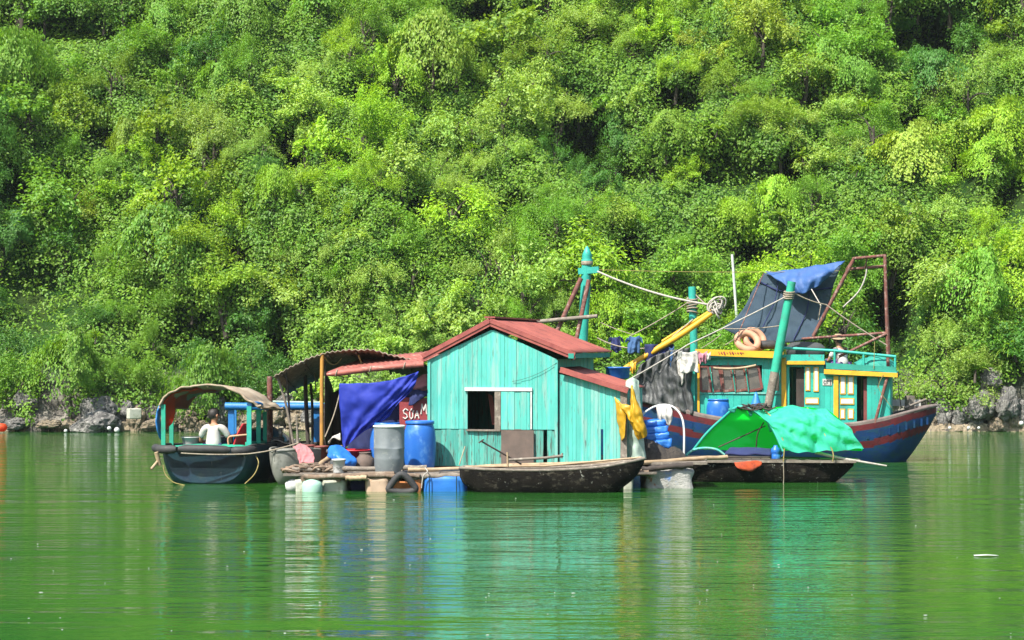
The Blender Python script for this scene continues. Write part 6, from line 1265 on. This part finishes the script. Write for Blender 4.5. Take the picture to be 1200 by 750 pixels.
# blue roofed boat behind
QF = Frame(262, 46.6, -2)
qb = thing('roofed_boat', QF.w(1.2, .6, 0), 'dark boat with flat blue roof on blue posts, behind the arched boat', 'boat')
qs = [(QF.u(256, 0), .05, .80, .4), (QF.u(270, 0), .4, .68, -.1), (QF.u(300, 0), .6, .60, -.2), (QF.u(350, 0), .62, .60, -.2), (QF.u(385, 0), .5, .66, -.1), (QF.u(396, 0), .2, .74, .2)]
h_, g_, _ = hull('hull', QF, qs, [M['tar']], qb, nu=26, thick=.05, rim=.03); g_.build('gunwale', M['dark'], qb)
mb = MB(); a, b = QF.ray(265, 475.5, -.5), QF.ray(376, 475.5, -.5); zr_ = a.z; fbox(mb, QF, QF.u(264, -.5), QF.u(376, -.5), -.45, .9, zr_-.06, zr_+.03); mb.build('roof', M['bluepaint'], qb)
mb = MB(); mb.tube([QF.ray(264, 476, -.5), QF.ray(300, 476.5, -.5), QF.ray(376, 476, -.5)], .085, 9); mb.build('roof_edge', M['bluepaint'], qb)
mb = MB(); mb.tube(catmull([QF.ray(306, 472.5, -.45), QF.ray(320, 471, -.4), QF.ray(342, 471.5, -.3), QF.ray(376, 472, -.3)], 12), .03, 7); mb.build('roof_lashing', M['sack'], qb)
for px, w_ in ((271, .13), (370.5, .15)): mb = MB(); a, b = QF.ray(px, 477, -.45), QF.ray(px, 524, -.45); mb.beam(b, a, w_, .08, up=(0, 1, 0)); mb.build('post', M['bluepaint'], qb)
for px in (275, 368): mb = MB(); a, b = QF.ray(px, 477, .75), QF.ray(px, 524, .75); mb.beam(b, a, .09, .07, up=(0, 1, 0)); mb.build('post', M['bluepaint'], qb)
# engine on its stern
ec = P(330, 526, 43.6); eg = thing('boat_engine', ec, 'black long-shaft boat engine between the arched boat and the patched bucket', 'engine')
mb = MB(); mb.box(ec+Vector((-.1, 0, .02)), (.42, .3, .26)); mb.box(ec+Vector((-.08, 0, .2)), (.26, .24, .10)); mb.build('block', M['black'], eg, bev=.02)
mb = MB(); mb.lathe([(0, -.04), (.15, -.04), (.16, -.02), (.16, .02), (.15, .04), (0, .04)], ec+Vector((.28, -.1, .06)), 24, M=Matrix.Rotation(R(80), 3, 'X')); mb.build('flywheel', M['black'], eg)
mb = MB(); mb.lathe([(0, 0), (.045, 0), (.045, .12), (.03, .14), (.05, .16), (.05, .2), (0, .2)], ec+Vector((-.02, 0, .25)), 16); mb.build('exhaust', M['metal'], eg)
mb = MB(); mb.tube([ec+Vector((.1, -.02, .1)), ec+Vector((.42, -.1, .22))], .02, 6); mb.tube(catmull([ec+Vector((-.25, -.1, .1)), ec+Vector((-.1, -.2, .2)), ec+Vector((.15, -.2, .12)), ec+Vector((.3, -.18, .2))], 14), .018, 6); mb.build('pipework', M['metal'], eg)
mb = MB(); a = ec.copy(); mb.box((ec.x-.1, 43.6, .45), (1.0, .5, .12)); mb.box((ec.x-.1, 43.6, .2), (.9, .4, .44)); mb.build('mounting', M['dark'], eg)

# person on the fishing boat roof
rp = BF.ray(989, 428, .1); rp.z = zt3+.11
figure(rp, R(35), 'person in a white shirt and straw hat crouching on the fishing boat cabin roof', M['cloth_white'], M['purple'], hat=M['straw'], lean=.16, crouch=True, look=.2)

# ---------------- odds and ends on shore and water
q = hill_hit(859, 366); mb = MB(); mb.tube([q+Vector((0, -1.4, -.6)), Vector((P(858, 298, q.y-1.4)))], .045, 8); tag(mb.build('white_pole', M['white']), 'thin white pole standing on the slope left of the shade net', 'pole')
q = P(157, 489, 66.8); mb = MB(); mb.box(q+Vector((0, 0, .12)), (.42, .3, .34), .5); tag(mb.build('foam_box', M['foam'], bev=.03), 'white foam box lying on the shore rocks left of the arched boat', 'box')
q = P(2, 501, 66.5); mb = MB(); mb.lathe([(0, -.14), (.1, -.12), (.16, -.03), (.16, .04), (.11, .12), (0, .14)], q, 22, sx=1.1); tag(mb.build('buoy', M['orange']), 'orange buoy at the waterline at the far left of the shore', 'buoy')
for px, py, r, lb in ((77, 505, .11, 'small white float in the water before the grey boulder'), (137, 504, .17, 'white float at the waterline below the foam box'), (128, 502, .13, 'white float left of the larger one below the foam box'), (1113, 501.5, .10, 'yellowish float left of two white ones by the undercut bank'), (1135, 501.5, .10, 'left white float of a close pair by the undercut bank'), (1147, 501.5, .09, 'right white float of a close pair by the undercut bank'), (1197, 496, .14, 'white float among stones at the right end of the shore')):
    mb = MB(); r *= .8; mb.lathe([(0, -r*.7), (r*.5, -r*.5), (r*.7, 0), (r*.5, r*.5), (r*.2, r*.66), (0, r*.7)], P(px, py, 66.6), 14); tag(mb.build('float', M['whiteplastic']), lb, 'float', 'loose floats along the shore')
c = P(1155, 652, 1); Yf = CAMZ*FPX/(652-405); mb = MB(); x0 = (1155-600)/FPX*Yf; mb.cloth([[(x0-.16, Yf-.05, .012), (x0, Yf-.06, .02), (x0+.17, Yf-.03, .012)], [(x0-.15, Yf+.06, .012), (x0, Yf+.05, .02), (x0+.15, Yf+.05, .012)]], 8, 5, 0); tag(mb.build('plastic_scrap', M['whiteplastic'], solid=.006), 'white scrap of plastic floating alone on the open water', 'scrap')
mb = MB(); r_ = random.Random(12)
for k in range(48):
    px, py = r_.uniform(0, 1200), 575+175*r_.random()**.8; Y = CAMZ*FPX/(py-405); x_ = (px-600)/FPX*Y; s_ = r_.uniform(.006, .017)
    mb.lathe([(0, .0), (s_, .001), (s_*.8, .003), (0, .004)], (x_, Y, .0005), 6, sx=r_.uniform(.7, 1.6))
tag(mb.build('water_specks', M['whiteplastic']), 'tiny pale specks scattered on the water', 'specks', kind='stuff')  # small flat pale discs set at random on the water

# ---------------- humid air between the eye and the slope
m, t, out = nt('humid_air'); v_ = N(t, 'ShaderNodeVolumePrincipled'); v_.inputs['Color'].default_value = (.80, .92, .90, 1); v_.inputs['Density'].default_value = .00015; v_.inputs['Anisotropy'].default_value = .2; t.links.new(v_.outputs[0], out.inputs['Volume'])
mb = MB(); mb.box((0, 80, 24), (120, 190, 52)); hz = mb.build('haze', m); hz['kind'] = 'stuff'; hz['label'] = 'thin humid haze over the bay'
